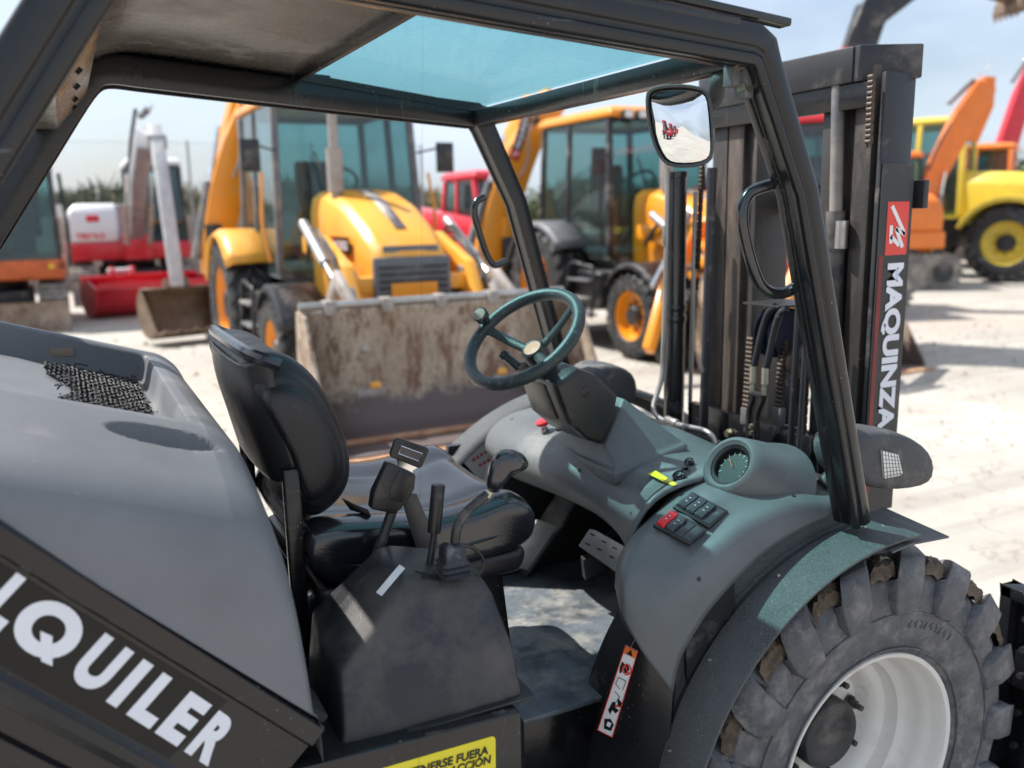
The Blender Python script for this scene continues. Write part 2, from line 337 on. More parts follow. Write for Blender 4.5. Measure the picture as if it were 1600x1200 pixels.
        if sharp and not sub: me.set_sharp_from_angle(angle=R_(sharp))
        o = bpy.data.objects.new(name, me); COL.objects.link(o); me.materials.append(MAT[mt] if isinstance(mt, str) else mt)
        if sub: md = o.modifiers.new('s', 'SUBSURF'); md.levels = sub; md.render_levels = sub
        if solid: md = o.modifiers.new('t', 'SOLIDIFY'); md.thickness = solid; md.offset = soff
        if parent is not None:
            o.parent = parent
            if org is not None: o['org'] = org
        if label: o['label'] = label
        if kind: o['kind'] = kind
        return o

def thing(name, label, cat, org=(0,0,0), loc=None, rz=0, group=None):
    """an Empty at the thing's base; its parts' meshes are given in world coordinates (org) or in the thing's own (loc, rz)"""
    o = bpy.data.objects.new(name, None); COL.objects.link(o); o.empty_display_size = .3
    o['label'] = label; o['category'] = cat
    if group: o['group'] = group
    if loc is None: o.location = org; o['org'] = tuple(org)
    else: o.location = loc; o.rotation_euler = (0, 0, R_(rz))
    return o
def tag(o, label=None, cat=None, group=None, kind=None):
    if label: o['label'] = label
    if cat: o['category'] = cat
    if group: o['group'] = group
    if kind: o['kind'] = kind
    return o
def copy_tree(o, parent=None):
    c = o.copy(); COL.objects.link(c)
    if parent is not None: c.parent = parent
    for ch in [k for k in o.children]: copy_tree(ch, c)
    return c

def text(name, body, org, ux, uy, W, H, mt, parent, bold=.0, depth=.0006, shear=0):
    """flat lettering: cap height H along uy, total width W along ux, from the lower left corner org"""
    cu = bpy.data.curves.new(name, 'FONT'); cu.body = body; cu.size = 1; cu.offset = bold; cu.shear = shear; cu.resolution_u = 8
    t = bpy.data.objects.new(name, cu); COL.objects.link(t)
    dg = bpy.context.evaluated_depsgraph_get(); me = bpy.data.meshes.new_from_object(t.evaluated_get(dg))
    bpy.data.objects.remove(t); bpy.data.curves.remove(cu)
    xs = [v.co.x for v in me.vertices]; ys = [v.co.y for v in me.vertices]; x0, x1, y0, y1 = min(xs), max(xs), 0, .7
    y0 = min(0, 0) - bold; y1 = .69 + bold
    ux, uy = Vector(ux).normalized(), Vector(uy).normalized(); nn = ux.cross(uy).normalized()
    org = Vector(org); po = parent.get('org'); o3 = Vector(po) if po is not None else Vector((0,0,0))
    for v in me.vertices:
        v.co = org + ux*((v.co.x - x0)/(x1 - x0)*W) + uy*((v.co.y - y0)/(y1 - y0)*H) + nn*depth - o3
    me.materials.clear(); me.materials.append(MAT[mt])
    o = bpy.data.objects.new(name, me); COL.objects.link(o); o.parent = parent
    if po is not None: o['org'] = po
    return o
def plate(name, c, ux, uy, W, H, mt, parent, th=.0012, rad=0, n=4):
    """thin flat plate centred on c"""
    ux, uy = Vector(ux).normalized(), Vector(uy).normalized(); nn = ux.cross(uy).normalized(); c = Vector(c); pts = []
    if rad:
        for sx, sy, a in ((1,1,0),(-1,1,90),(-1,-1,180),(1,-1,270)):
            for i in range(n+1):
                t = R_(a + 90*i/n); pts.append(c + ux*(sx*(W/2-rad) + rad*math.cos(t)) + uy*(sy*(H/2-rad) + rad*math.sin(t)))
    else: pts = [c + ux*sx*W/2 + uy*sy*H/2 for sx, sy in ((-1,-1),(1,-1),(1,1),(-1,1))]
    b_ = MB(); b_.prism([p - nn*th for p in pts], nn*th); return b_.build(name, mt, parent)
# ================================================================ setting
def ground_mat():
    M = bpy.data.materials.new('yard_concrete'); M.use_nodes = True; n = M.node_tree.nodes; l = M.node_tree.links; b = n['Principled BSDF']
    t = n.new('ShaderNodeTexCoord')
    def no(s, d=8, r=.62, mpg=None):
        x = n.new('ShaderNodeTexNoise'); x.inputs['Scale'].default_value = s; x.inputs['Detail'].default_value = d; x.inputs['Roughness'].default_value = r; l.new(mpg or t.outputs['Object'], x.inputs['Vector']); return x.outputs['Fac']
    def rp(f, a, c, ca, cb):
        r = n.new('ShaderNodeValToRGB'); r.color_ramp.elements[0].position = a; r.color_ramp.elements[1].position = c; r.color_ramp.elements[0].color = (*ca, 1); r.color_ramp.elements[1].color = (*cb, 1); l.new(f, r.inputs[0]); return r.outputs[0]
    def mx(f, a, c, bt='MIX'):
        x = n.new('ShaderNodeMix'); x.data_type = 'RGBA'; x.blend_type = bt
        if isinstance(f, float): x.inputs[0].default_value = f
        else: l.new(f, x.inputs[0])
        for i, k in ((6, a), (7, c)):
            if isinstance(k, tuple): x.inputs[i].default_value = (*k, 1)
            else: l.new(k, x.inputs[i])
        return x.outputs[2]
    base = rp(no(.35, 10), .35, .68, (.35,.322,.282), (.49,.462,.408))
    base = mx(rp(no(2.2, 10, .7), .48, .75, (0,0,0), (.55,.55,.55)), base, (.34,.27,.21))
    base = mx(rp(no(24, 6, .7), .55, .8, (0,0,0), (.45,.45,.45)), base, (.28,.24,.20))
    base = mx(rp(no(.09, 3), .52, .66, (0,0,0), (.6,.6,.6)), base, (.44,.33,.26))
    for rz_, sc_ in ((.25, (.12, 2.6, 1)), (1.15, (.10, 2.2, 1))):
        mt_ = n.new('ShaderNodeMapping'); mt_.inputs['Rotation'].default_value = (0, 0, rz_); mt_.inputs['Scale'].default_value = sc_; l.new(t.outputs['Object'], mt_.inputs[0])
        base = mx(rp(no(1.3, 6, .6, mt_.outputs[0]), .56, .68, (0,0,0), (.5,.5,.5)), base, (.27,.24,.21))
    base = mx(rp(no(.8, 5, .6), .66, .74, (0,0,0), (.7,.7,.7)), base, (.17,.15,.135))
    mp = n.new('ShaderNodeMapping'); mp.inputs['Scale'].default_value = (.25, .25, .25); l.new(t.outputs['Object'], mp.inputs[0])
    wv = n.new('ShaderNodeTexVoronoi'); wv.feature = 'DISTANCE_TO_EDGE'; wv.inputs['Scale'].default_value = 1.6
    wr = n.new('ShaderNodeVectorMath'); wr.operation = 'ADD'; nn = n.new('ShaderNodeTexNoise'); nn.inputs['Scale'].default_value = 1.2; nn.inputs['Detail'].default_value = 6; l.new(t.outputs['Object'], nn.inputs['Vector']); l.new(mp.outputs[0], wr.inputs[0]); l.new(nn.outputs['Color'], wr.inputs[1]); l.new(wr.outputs[0], wv.inputs['Vector'])
    base = mx(rp(wv.outputs['Distance'], .0, .012, (.5,.5,.5), (0,0,0)), base, (.20,.165,.135))
    l.new(base, b.inputs['Base Color']); b.inputs['Roughness'].default_value = .85
    bp = n.new('ShaderNodeBump'); bp.inputs['Strength'].default_value = .6; bp.inputs['Distance'].default_value = .02; l.new(no(9, 10, .7), bp.inputs['Height']); l.new(bp.outputs[0], b.inputs['Normal'])
    MAT['yard_concrete'] = M
ground_mat()
b = MB(); N = 400
b.add([(-900,-900,0),(900,-900,0),(900,900,0),(-900,900,0)], [(0,1,2,3)]); b.build('ground', 'yard_concrete', kind='structure')
rng = random.Random(5)
# small stones and grit on the yard
b = MB()
for i in range(5000):
    x, y = (rng.uniform(-3, 14), rng.uniform(3.2, 17)); r = rng.uniform(.006, .02)*(1 + (rng.random() < .06)*1.2)
    vs = [(x + r*dx*rng.uniform(.7,1.3), y + r*dy*rng.uniform(.7,1.3), r*dz*rng.uniform(.5,.9) + r*.2) for dx, dy, dz in ((1,0,0),(-1,0,0),(0,1,0),(0,-1,0),(0,0,1))]
    b.add(vs, [(0,2,4),(2,1,4),(1,3,4),(3,0,4)])
b.build('gravel', 'wall_concrete', kind='stuff', sharp=20)

# boundary wall of precast panels with chain link fence on it (runs along the yard's far side)
WY = 24.0
wallr = thing('boundary_wall', 'low pale brown concrete wall under the chain link fence at the far side', 'wall', (0, WY, 0))
for i in range(-3, 4):
    x0 = i*2.5
    b = MB(); b.box((x0 + 1.25, WY, .86), (2.44, .12, 1.72)); b.build('panel', 'wall_concrete', wallr, bevel=.01)
    b = MB(); b.box((x0, WY - .04, .9), (.16, .18, 1.82)); b.build('post', 'wall_concrete', wallr, bevel=.01)
fen_ = thing('chain_link_fence', 'grey chain link fence with slender posts above the pale brown wall', 'fence', (0, WY, 0))
for i in range(-2, 4):
    b = MB(); b.cyl((-.1 + i*3.1, WY-.15, 0), (-.1 + i*3.1, WY-.15, 3.55), .03, 10); b.build('post', 'fence_wire', fen_)
b = MB(); s_ = .14; x0, x1, z0, z1 = -4.5, 9.2, 1.75, 3.5
k = x0 - (z1-z0)
while k < x1:
    for sg in (1, -1):
        a_ = [k, z0] if sg == 1 else [k, z1]; c_ = [k + (z1-z0), z1] if sg == 1 else [k + (z1-z0), z0]
        if c_[0] > x0 and a_[0] < x1:
            b.tube([(max(a_[0],x0), WY-.15, a_[1] + sg*max(0, x0-a_[0])), (min(c_[0],x1), WY-.15, c_[1] - sg*max(0, c_[0]-x1))], .0022, 3, caps=False)
    k += s_
b.build('wire_mesh', 'fence_wire', fen_, kind='stuff')
for z in (1.78, 3.5): b = MB(); b.tube([(x0, WY-.15, z), (x1, WY-.15, z)], .006, 5); b.build('tension_wire', 'fence_wire', fen_)

# tall reeds and scrub behind the wall
def blades(nm, x0, x1, y0, y1, zt, n, mt, w=.05, seed=1, base=.6):
    rng = random.Random(seed); b = MB(); vs = []; fs = []
    for i in range(n):
        x, y = rng.uniform(x0, x1), rng.uniform(y0, y1)
        top = zt*(.72 + .25*noise.noise(Vector((x*.35, y*.2, seed))) + .16*rng.random()); o = len(vs)
        a = rng.uniform(0, 6.28); lx, ly = rng.gauss(0,.16), rng.gauss(0,.16); ww = w*rng.uniform(.6,1.5)
        dx, dy = math.cos(a)*ww, math.sin(a)*ww; z0 = base + rng.random()*(top-base)*.8; h = min(top, z0 + rng.uniform(.25,.7))
        vs += [(x-dx, y-dy, z0), (x+dx, y+dy, z0), (x + lx, y + ly, h)]; fs.append((o, o+1, o+2))
    b.add(vs, fs); return b
b = blades('reeds', -12, 11, 25.2, 30, 3.1, 26000, 'dry_reed', .045, 2); b.build('reed_bed', 'dry_reed', kind='stuff')
b = blades('bush', -8, 3, 25, 27, 3.0, 6000, 'leaf_green', .05, 4); b.build('scrub', 'leaf_green', kind='stuff')
# distant trees: individual crowns of leaf clumps
def tree_mesh(seed, H=5.0, r=2.2, n=2600):
    rng = random.Random(seed); b = MB(); vs = []; fs = []
    lobes = [(Vector((rng.gauss(0,r*.38), rng.gauss(0,r*.38), H*.62 + rng.gauss(0,H*.13))), r*rng.uniform(.35,.62)) for _ in range(9)]
    for i in range(n):
        c_, q_ = rng.choice(lobes); d = Vector((rng.gauss(0,1), rng.gauss(0,1), rng.gauss(0,.8))).normalized()*q_*(rng.random()**.4)
        p = c_ + d; s_ = rng.uniform(.08,.2); a = Vector((rng.gauss(0,1), rng.gauss(0,1), rng.gauss(0,1))).normalized(); t = a.orthogonal().normalized(); u = a.cross(t); o = len(vs)
        vs += [p + t*s_, p + u*s_, p - t*s_, p - u*s_]; fs.append((o, o+1, o+2, o+3))
    b.add(vs, fs); return b
protos = []
for s_ in range(3):
    t = thing('tree', 'x', 'tree', loc=(0,0,0)); tree_mesh(s_+1).build('crown', 'leaf_green', t)
    b = MB(); b.tube([(0,0,0),(.1,.05,1.5),(.0,.1,3.0)], [.18,.13,.06], 8)
    for a in range(5): an = a*1.3 + s_; b.tube([(.05,.05,1.6+.2*a),(math.cos(an)*.9, math.sin(an)*.9, 2.6+.25*a)], [.07,.02], 6)
    b.build('trunk', 'bark', t); protos.append(t)
def polar(px, D): d = ray(px, 300); d = Vector((d.x, d.y, 0)).normalized(); return Vector((d.x*D, d.y*D, 0))
TR_ = [(1500,66,'dark rounded tree on the skyline right of the forklift mast',1.1),(1536,74,'bushy tree behind the orange loader cab on the skyline',1.0),(1448,70,'small tree on the skyline between mast and orange boom',.9),
       (1590,68,'tree at the right edge of the photo on the skyline',1.0),(878,60,'green tree on the skyline left of the nearer backhoe cab',.9),(905,64,'green tree showing through the side window of the backhoe cab',1.0),
       (735,62,'dark tree on the skyline behind the red cab',.8),(965,66,'green tree on the skyline behind the backhoe cab',1.0),(1215,60,'tree seen through the gap beside the mast',1.0),(660,60,'tree on the skyline behind the left backhoe',.8),
       (1620,60,'tree just beyond the right edge behind the wheel loader',1.1),(1400,66,'tree on the skyline hidden behind the mast',.9)]
for i, (px, D, lab_, k) in enumerate(TR_):
    t = protos[i] if i < 3 else copy_tree(protos[i % 3]); t.location = polar(px, D); t.rotation_euler = (0,0,i*1.7); t.scale = (k*1.25,k*1.25,k*.82); t['label'] = lab_; t['group'] = 'trees on the skyline'
# low hedge line that closes the horizon
b = MB(); rng = random.Random(9)
hed = blades('h', 0, 1, 0, 1, 1, 1, '', 1); vs = []; fs = []
for i in range(16000):
    px = rng.uniform(-200, 1800); D = rng.uniform(70, 84); p = polar(px, D); z = rng.random()*3.2*(.6 + .5*noise.noise(Vector((px*.01,0,3))))
    s_ = rng.uniform(.15,.45); a = Vector((rng.gauss(0,1), rng.gauss(0,1), rng.gauss(0,1))).normalized(); t = a.orthogonal().normalized(); u = a.cross(t); o = len(vs); p.z = z
    vs += [p + t*s_, p + u*s_, p - t*s_, p - u*s_]; fs.append((o, o+1, o+2, o+3))
b.add(vs, fs); b.build('hedge', 'leaf_green', kind='stuff')
# ================================================================ the rough terrain forklift in front
FK = thing('forklift', 'black and grey open cab rough terrain forklift with glass roof, filling the foreground', 'forklift', (.9, 1.8, 0))

# ---- engine cover -------------------------------------------------
def sstep(a, b, x):
    t = min(1, max(0, (x-a)/(b-a))); return t*t*(3-2*t)
def hood():
    # stations along the length: (x, drop below the top plane)
    st = [(-.75 + .03*i, 0) for i in range(13)] + [(-.36 + .005*i, 0) for i in range(107)]
    fr = spl([(.172,0,0),(.196,0,.016),(.220,0,.045),(.240,0,.10),(.252,0,.17),(.262,0,.28),(.268,0,.42),(.270,0,.52)], 4)
    st = [(x, 0) for x, d in st if x < .172] + [(p.x, p.z) for p in fr]
    # cross section: (Y, drop); bottom filled separately
    near = spl([(0,1.200,.50),(0,1.200,.36),(0,1.202,.20),(0,1.208,.125),(0,1.226,.078),(0,1.262,.047),(0,1.32,.028)], 6) + [Vector((0, 1.324 + .004*i, .027*(1 - i/33.)**1.2)) for i in range(33)]
    sec = [(p.y, p.z) for p in near] + [(1.46 + .006*i, 0) for i in range(139)] + [(2.30,.003),(2.33,.012),(2.36,.035),(2.38,.08),(2.39,.16),(2.395,.3),(2.395,.5)]
    rows = []
    for x, d in st:
        zt = 1.424 - .32*min(x, .172) + (.04 if x < -.5 else 0)*0
        zb = min(1.332 - 1.0*(x + .105), 1.5); zb = max(zb, .93) if x > -.3 else zb
        row = []
        for Y, q in sec:
            z = zt - d - q*(1.0 + .25*sstep(-.1,.2,x))
            # tray
            if 1.44 < Y < 2.30:
                xf = .152 - .0*(Y-1.5)
                a = sstep(1.475, 1.500, Y) * (1 - sstep(2.235, 2.255, Y)) * (1 - sstep(xf - .022, xf, x)) * sstep(-.48, -.44, x)
                z -= .062*a
                # raised far rim and front rim
                z += .006*sstep(2.255,2.265,Y)*(1-sstep(2.30,2.33,Y))
            # finger recess near the ridge
            ca, cb = .106, 1.388
            u_ = ((x-ca)/.076)**2 + ((Y-cb)/.031)**2
            if u_ < 1.25: z -= .034*(1 - sstep(.68, 1.12, u_))
            row.append(Vector((x, Y, max(z, min(zb, zt - d - .001)) if Y < 1.6 else max(z, .93))))
        rows.append(row)
    b = MB(); b.grid(rows)
    return b.build('engine_cover', 'hood_plastic', FK, sharp=60)
eng = hood()
# woven grille lying in the tray
gx0, gx1, gy0, gy1 = -.085, .118, 1.575, 2.16
g = MB()
def gz(x): return 1.424 - .32*x - .062 + .004
rng = random.Random(3)
def inside(x, y):
    e = .5 + .5*noise.noise(Vector((x*14, y*9, 1)))
    return x > -.02 - .06*abs(math.sin((y-1.86)*6)) + .03*e or y < 1.64 + .05*e
nI = 0
for i in range(24):
    pts = []
    for k in range(50):
        y = gy0 + (gy1-gy0)*k/49; x = gx0 + (gx1-gx0)*(i+.5)/24
        pts.append(Vector((x + .0035*math.sin(k*1.6 + i*math.pi), y, gz(x) + .0035*math.sin(k*1.57 + i*math.pi) + .004)))
    seg = []
    for p in pts:
        if inside(p.x, p.y): seg.append(p)
        else:
            if len(seg) > 2: g.tube(seg, .0026, 4)
            seg = []
    if len(seg) > 2: g.tube(seg, .0026, 4)
for k in range(34):
    seg = []
    for i in range(40):
        x = gx0 + (gx1-gx0)*i/39; y = gy0 + (gy1-gy0)*(k+.5)/34
        if inside(x, y): seg.append(Vector((x, y + .003*math.sin(i*1.2+k*math.pi), gz(x) + .005 + .0035*math.cos(i*1.9 + k*math.pi))))
        else:
            if len(seg) > 2: g.tube(seg, .0026, 4)
            seg = []
    if len(seg) > 2: g.tube(seg, .0026, 4)
# frayed edge knots and two clips
for i in range(12):
    side = rng.random()
    if side < .4: x, y = rng.uniform(-.08,.1), gy0 + rng.gauss(0,.008)
    elif side < .7: x, y = rng.uniform(-.03,.11), gy1 + rng.gauss(0,.008)
    else: x, y = rng.gauss(-.03,.014), rng.uniform(gy0, gy1)
    p = Vector((x, y, gz(x)+.005)); g.tube([p, p+Vector((rng.gauss(0,.008), rng.gauss(0,.012), rng.random()*.012)), p+Vector((rng.gauss(0,.012), rng.gauss(0,.016), rng.random()*.006))], .0018, 4)
g.build('air_grille', 'matt_black', FK)
for px, py in ((92,601),(229,628)):
    p = aZ(px, py, 1.424 - .062 + .012); p = aZ(px, py, gz(p.x) + .012); p = aZ(px, py, gz(p.x) + .012)
    b = MB(); w, h = .0075, .0075
    b.tube([p+Vector((-w,-h,0)), p+Vector((w,-h,0)), p+Vector((w,h,0)), p+Vector((-w,h,0))], .0016, 5, closed=True); b.build('grille_clip', 'machine_grey', FK)
# far inner wall badge smudge and small drain
b = MB(); b.box((-.03, 2.243, 1.40), (.05,.004,.02)); b.build('warning_plate', 'worn_steel', FK, bevel=.001)

# ---- lower side rail with ribs and the decal -----------------------
A_, B_ = aY(0, 815, 1.2), aY(487, 1124, 1.2)
dv = (B_ - A_); dv.y = 0; dv.normalize(); dn = Vector((dv.z, 0, -dv.x)); dn = dn if dn.z < 0 else -dn   # pointing down
A_.y = 0
prof = [(0,1.232),(0,1.204),(.004,1.199),(.030,1.197),(.034,1.201),(.036,1.206),(.150,1.206),(.153,1.203),(.158,1.196),(.170,1.192),(.182,1.196),(.186,1.204),(.200,1.206),(.214,1.203),(.218,1.194),(.235,1.190),(.250,1.195),(.256,1.204),(.32,1.208),(.9,1.21),(.9,1.30),(.1,1.30)]
b = MB(); L0, L1 = -.75, (B_ - Vector((A_.x,1.2,A_.z))).length + .028
secs = []
for L in (L0, -.3, 0, .15, .3, L1):
    secs.append([A_ + dv*L + dn*a + Vector((0, y, 0)) for a, y in prof])
b.loft(secs); b.build('side_rail', 'black_paint', FK, sharp=30)
# gap line between cover and rail
b = MB(); b.loft([[A_ + dv*L + dn*a + Vector((0,y,0)) for a, y in ((-.012,1.215),(.002,1.215),(.002,1.3),(-.012,1.3))] for L in (L0, L1)]); b.build('rubber_seal', 'matt_black', FK)
# decal with letters
Q0, Q1, Q2 = aY(165,1095,1.2055), aY(287,1173,1.2055), aY(225,1028,1.2055)
bu = (Q1-Q0).normalized(); bv = (Q2-Q0); Hc = bv.length; bvn = bv.normalized()
perp = Vector((-bu.z, 0, bu.x)); perp = perp if perp.z > 0 else -perp
b = MB(); s0 = A_ + Vector((0,1.2058,0))
def rp_(L, a): return A_ + dv*L + dn*a + Vector((0, 1.2058, 0))
Ld = (aY(385,1065,1.2) - Vector((A_.x,1.2,A_.z))).dot(dv)
b.prism([rp_(-.6,.042), rp_(Ld,.042), rp_(Ld-.012,.147), rp_(-.6,.147)], (0,-.0008,0)); dec = b.build('decal', 'decal_black', FK)
# letter cell pixel columns at the baseline (left ends), drawn one by one so that each sits where the photograph has it
lets = [('A',None,-.115,.095),('L',None,-.018,.05)]
def along(px, py): return (aY(px, py, 1.2055) - Q0).dot(bu)
base0 = Q0
spans = [('Q', (22,1004), (128,952)), ]
def pxl(px, py): q = aY(px, py, 1.2055) - Q0; vv = q.dot(perp)/bvn.dot(perp); return q.dot(bu) - vv*bvn.dot(bu)
cells = [('L', -50/1., None)]
def cell(ch, l, r, prev=None): return ch, pxl(*l), pxl(*r)
CELLS = [cell('Q',(33,956),(118,1010)), cell('U',(108,1050),(209,1020)), cell('I',(165,1095),(182,1105)), cell('L',(197,1115),(235,1137)), cell('E',(241,1144),(280,1162)), cell('R',(287,1173),(371,1143))]
qw = CELLS[0][2]-CELLS[0][1]
CELLS = [('A', CELLS[0][1]-.105, CELLS[0][1]-.042), ('L', CELLS[0][1]-.038, CELLS[0][1]-.003)] + CELLS
for ch, l, r in CELLS:
    if ch == 'Q':
        ch = 'O'; b = MB(); b.prism([aY(x, y, 1.2036) for x, y in ((63,986),(82,994),(82,1041),(64,1033))], (0,.0006,0)); b.build('letter', 'letter_white', FK)
    text('letter', ch, Q0 + bu*l + Vector((0,-.0012,0)), bu, bvn, r-l, Hc, 'letter_white', FK, bold=.055, depth=0)

# ---- sill box under the lever console, yellow warning sign --------
E0, E1 = aY(656,1158,1.2), aY(815,1113,1.2)
b = MB(); xr = E1.x; zt = E1.z
z_at = lambda x: zt + (E0.z-E1.z)*0
b.prism([(.18,1.2,zt+.02),(xr,1.2,zt),(xr,1.2,.42),(.18,1.2,.42)], (0,.36,0)); b.build('sill_box', 'black_paint', FK, bevel=.006)
b = MB(); b.prism([(xr-.0,1.205,zt-.01),(xr+.012,1.215,zt-.03),(xr+.012,1.215,.42),(xr,1.205,.42)], (0,.3,0)); b.build('sill_edge', 'black_paint', FK)
sg_r, sg_l = aY(774,1149,1.199), aY(610,1200,1.199); su = (sg_r - sg_l); su.y = 0; sl = .30
su = Vector((1,0,(E1.z-E0.z)/(E1.x-E0.x))).normalized(); sv = Vector((-su.z,0,su.x))
TR = Vector((sg_r.x, 1.1985, sg_r.z))
sgn = plate('warning_sign', TR - su*.15 - sv*.0625, su, sv, .30, .125, 'sign_yellow', FK, .0012, .008)
ch_ = .0152
r1 = aY(763,1178,1.197); r1.y = 1.1970
w1 = (aY(763,1178,1.197) - aY(655,1206,1.197)).length*17.0/11.3
text('lettering', 'MANTENERSE FUERA', r1 - su*w1, su, sv, w1, ch_, 'ink_black', FK, bold=.03, depth=0, shear=.1)
r2 = TR - su*.009 - sv*.047; r2.y = 1.1970
text('lettering', 'DEL RADIO DE ACCIÓN', r2 - su*(w1+.02), su, sv, w1+.02, ch_, 'ink_black', FK, bold=.03, depth=0, shear=.1)
text('lettering', 'DE LA MÁQUINA', r2 - su*(w1*.86) - sv*.026, su, sv, w1*.72, ch_, 'ink_black', FK, bold=.03, depth=0, shear=.1)
b = MB(); b.box((-.1,1.55,.62),(.7,.5,.5)); b.build('chassis', 'matt_black', FK)

# ---- floor, step, interior ----------------------------------------
b = MB(); b.prism([(.62,1.5,.645),(1.02,1.5,.645),(1.55,1.5,.645),(1.55,2.36,.645),(.62,2.36,.645)], (0,0,-.012)); b.build('floor_plate', 'floor_plate', FK, bevel=.002)
b = MB(); b.box((.95,1.515,.53),(.9,.02,.21)); b.build('step_riser', 'black_paint', FK, bevel=.004)
b = MB(); b.box((.95,1.36,.40),(.9,.32,.03)); b.build('step', 'dusty_black', FK, bevel=.006)
b = MB(); b.prism([(.9,2.42,.645),(1.55,2.42,.645),(1.55,2.42,1.0),(.98,2.42,1.0)], (0,-.02,0)); b.build('side_panel', 'black_paint', FK)
b = MB(); b.box((1.56,1.88,.85),(.03,.98,.42)); b.build('firewall', 'matt_black', FK)
b = MB(); b.prism([(.28,1.58,.62),(.80,1.58,.62),(.76,1.58,.99),(.33,1.58,.99)], (0,.5,0)); b.build('seat_base', 'black_paint', FK, bevel=.02)
# bracing plate rising from the floor, light top strip
p0, p1 = aZ(812,893,.65), aX(905,748,1.12)
p1 = p0 + Vector((.12,-.05,.34)); p1 = aY(905,752,p0.y-.1)
b = MB(); b.bar(p0, p1, .075, .02, (1,0,.4)); b.build('column_brace', 'machine_black', FK, bevel=.004)
ql = [(797,884),(832,893),(872,822),(840,812)]
yb = lambda py: p0.y + (p1.y-p0.y)*(893-py)/(893-752)
b = MB(); b.prism([aY(x, y, yb(y)-.035) for x, y in ql], (0,.01,0)); b.build('brace_plate', 'galvanised', FK, bevel=.001)

# ---- seat ----------------------------------------------------------
bp = [(.262,1.425),(.288,1.452),(.345,1.447),(.395,1.405),(.432,1.335),(.457,1.257),(.455,1.18),(.415,1.132),(.37,1.122),(.345,1.18),(.325,1.26),(.285,1.36)]
def sect(prof, Y, k, cx=None, cz=None, dx=0, fx=0):
    cx = cx if cx is not None else sum(p[0] for p in prof)/len(prof); cz = cz if cz is not None else sum(p[1] for p in prof)/len(prof)
    out = []
    for i, (x, z) in enumerate(prof):
        xx, zz = cx + (x-cx)*k, cz + (z-cz)*k
        if fx and xx > cx: xx -= fx
        out.append(Vector((xx + dx, Y, zz)))
    return out
b = MB(); Ys = [(1.566,.42,0),(1.568,.60,0),(1.582,.66,0),(1.590,.67,0),(1.592,.76,0),(1.606,.82,0),(1.612,.83,0),(1.616,.90,0),(1.632,.975,0),(1.65,1.0,.0),(1.675,.985,.012),(1.69,.975,.034),(1.72,.985,.02),(1.76,.98,.034),(1.84,.98,.036),(1.90,.98,.034),(1.93,.985,.02),(1.955,.975,.034),(1.98,.985,.012),(2.01,1.0,0),(2.04,.985,0),(2.062,.86,0),(2.068,.62,0)]
b.loft([spl(sect(bp, Y, k, .35, 1.28, 0, fx), 3, True) for Y, k, fx in Ys]); b.build('backrest', 'seat_cover', FK, sub=1)
# the moulded outer shell behind the pad, with a rolled rim
sh = [(.262,1.432),(.267,1.36),(.285,1.28),(.302,1.205)]
rows = []
for Y, dx, dz in [(1.585,.05,.012),(1.592,.024,.010),(1.612,.004,.004),(1.66,-.002,0),(1.83,-.006,0),(1.98,-.002,0),(2.02,.004,0),(2.045,.024,-.004),(2.052,.05,-.004)]:
    rows.append([Vector((p.x+dx, Y, p.z+dz)) for p in spl([(x,0,z) for x, z in sh], 4)])
b = MB(); b.grid(rows); b.build('seat_shell', 'black_plastic', FK, sub=1, solid=.006)
b = MB(); b.tube(spl([(.325,1.575,1.435),(.285,1.60,1.452),(.272,1.70,1.458),(.270,1.95,1.458),(.285,2.04,1.450),(.325,2.06,1.43)], 5), .012, 8); b.build('piping', 'vinyl', FK)
cp = [(.352,1.05),(.345,1.10),(.37,1.125),(.46,1.118),(.60,1.098),(.70,1.104),(.77,1.118),(.815,1.10),(.828,1.06),(.81,1.015),(.75,.995),(.55,.985),(.40,1.0)]
b = MB(); Yc_ = [(1.548,.6,0),(1.552,.88,0),(1.575,.99,0),(1.615,1.0,.004),(1.65,1.0,-.008),(1.67,1.0,-.018),(1.69,1.0,-.008),(1.76,1,-.014),(1.84,1,-.016),(1.92,1,-.012),(1.95,1,-.016),(1.97,1,-.006),(2.01,1,.004),(2.05,.99,0),(2.072,.88,0),(2.078,.6,0)]
secs = []
for Y, k, dz in Yc_:
    sc_ = sect(cp, Y, 1, .58, 1.05)
    for p in sc_:
        p.x = .58 + (p.x-.58)*(.93 + .07*k); p.z = 1.05 + (p.z-1.05)*k + (dz if p.z > 1.08 else 0)
    secs.append(spl(sc_, 3, True))
b.loft(secs); b.build('seat_cushion', 'vinyl', FK, sub=1)
b = MB(); b.prism([(.36,1.562,.935),(.80,1.562,.945),(.815,1.562,1.0),(.36,1.562,1.0)], (0,.50,0)); b.build('seat_pan', 'black_plastic', FK, bevel=.02, seg=3)
b = MB(); b.box((.33,1.585,1.06),(.03,.02,.36)); b.box((.33,2.05,1.06),(.03,.02,.36)); b.box((.325,1.82,.98),(.02,.44,.16)); b.build('seat_frame', 'black_paint', FK, bevel=.003)
b = MB(); b.box((.47,1.56,.90),(.16,.05,.16)); b.cyl((.5,1.53,.86),(.5,1.56,.86),.025); b.box((.40,1.54,.8),(.3,.03,.05)); b.build('seat_suspension', 'machine_black', FK, bevel=.004)
# stitched seams
b = MB(); b.tube(spl([(.418,Y_,1.372 - .10*abs((Y_-1.818)/.25)**3) for Y_ in (1.60,1.66,1.74,1.82,1.90,1.98,2.04)], 4), .0022, 5); b.build('seam', 'vinyl', FK)
b = MB(); b.tube(spl([(.40,1.552,1.045),(.50,1.549,1.035),(.62,1.549,1.035),(.74,1.552,1.045),(.80,1.60,1.05)], 5), .0028, 5); b.build('seam', 'vinyl', FK)
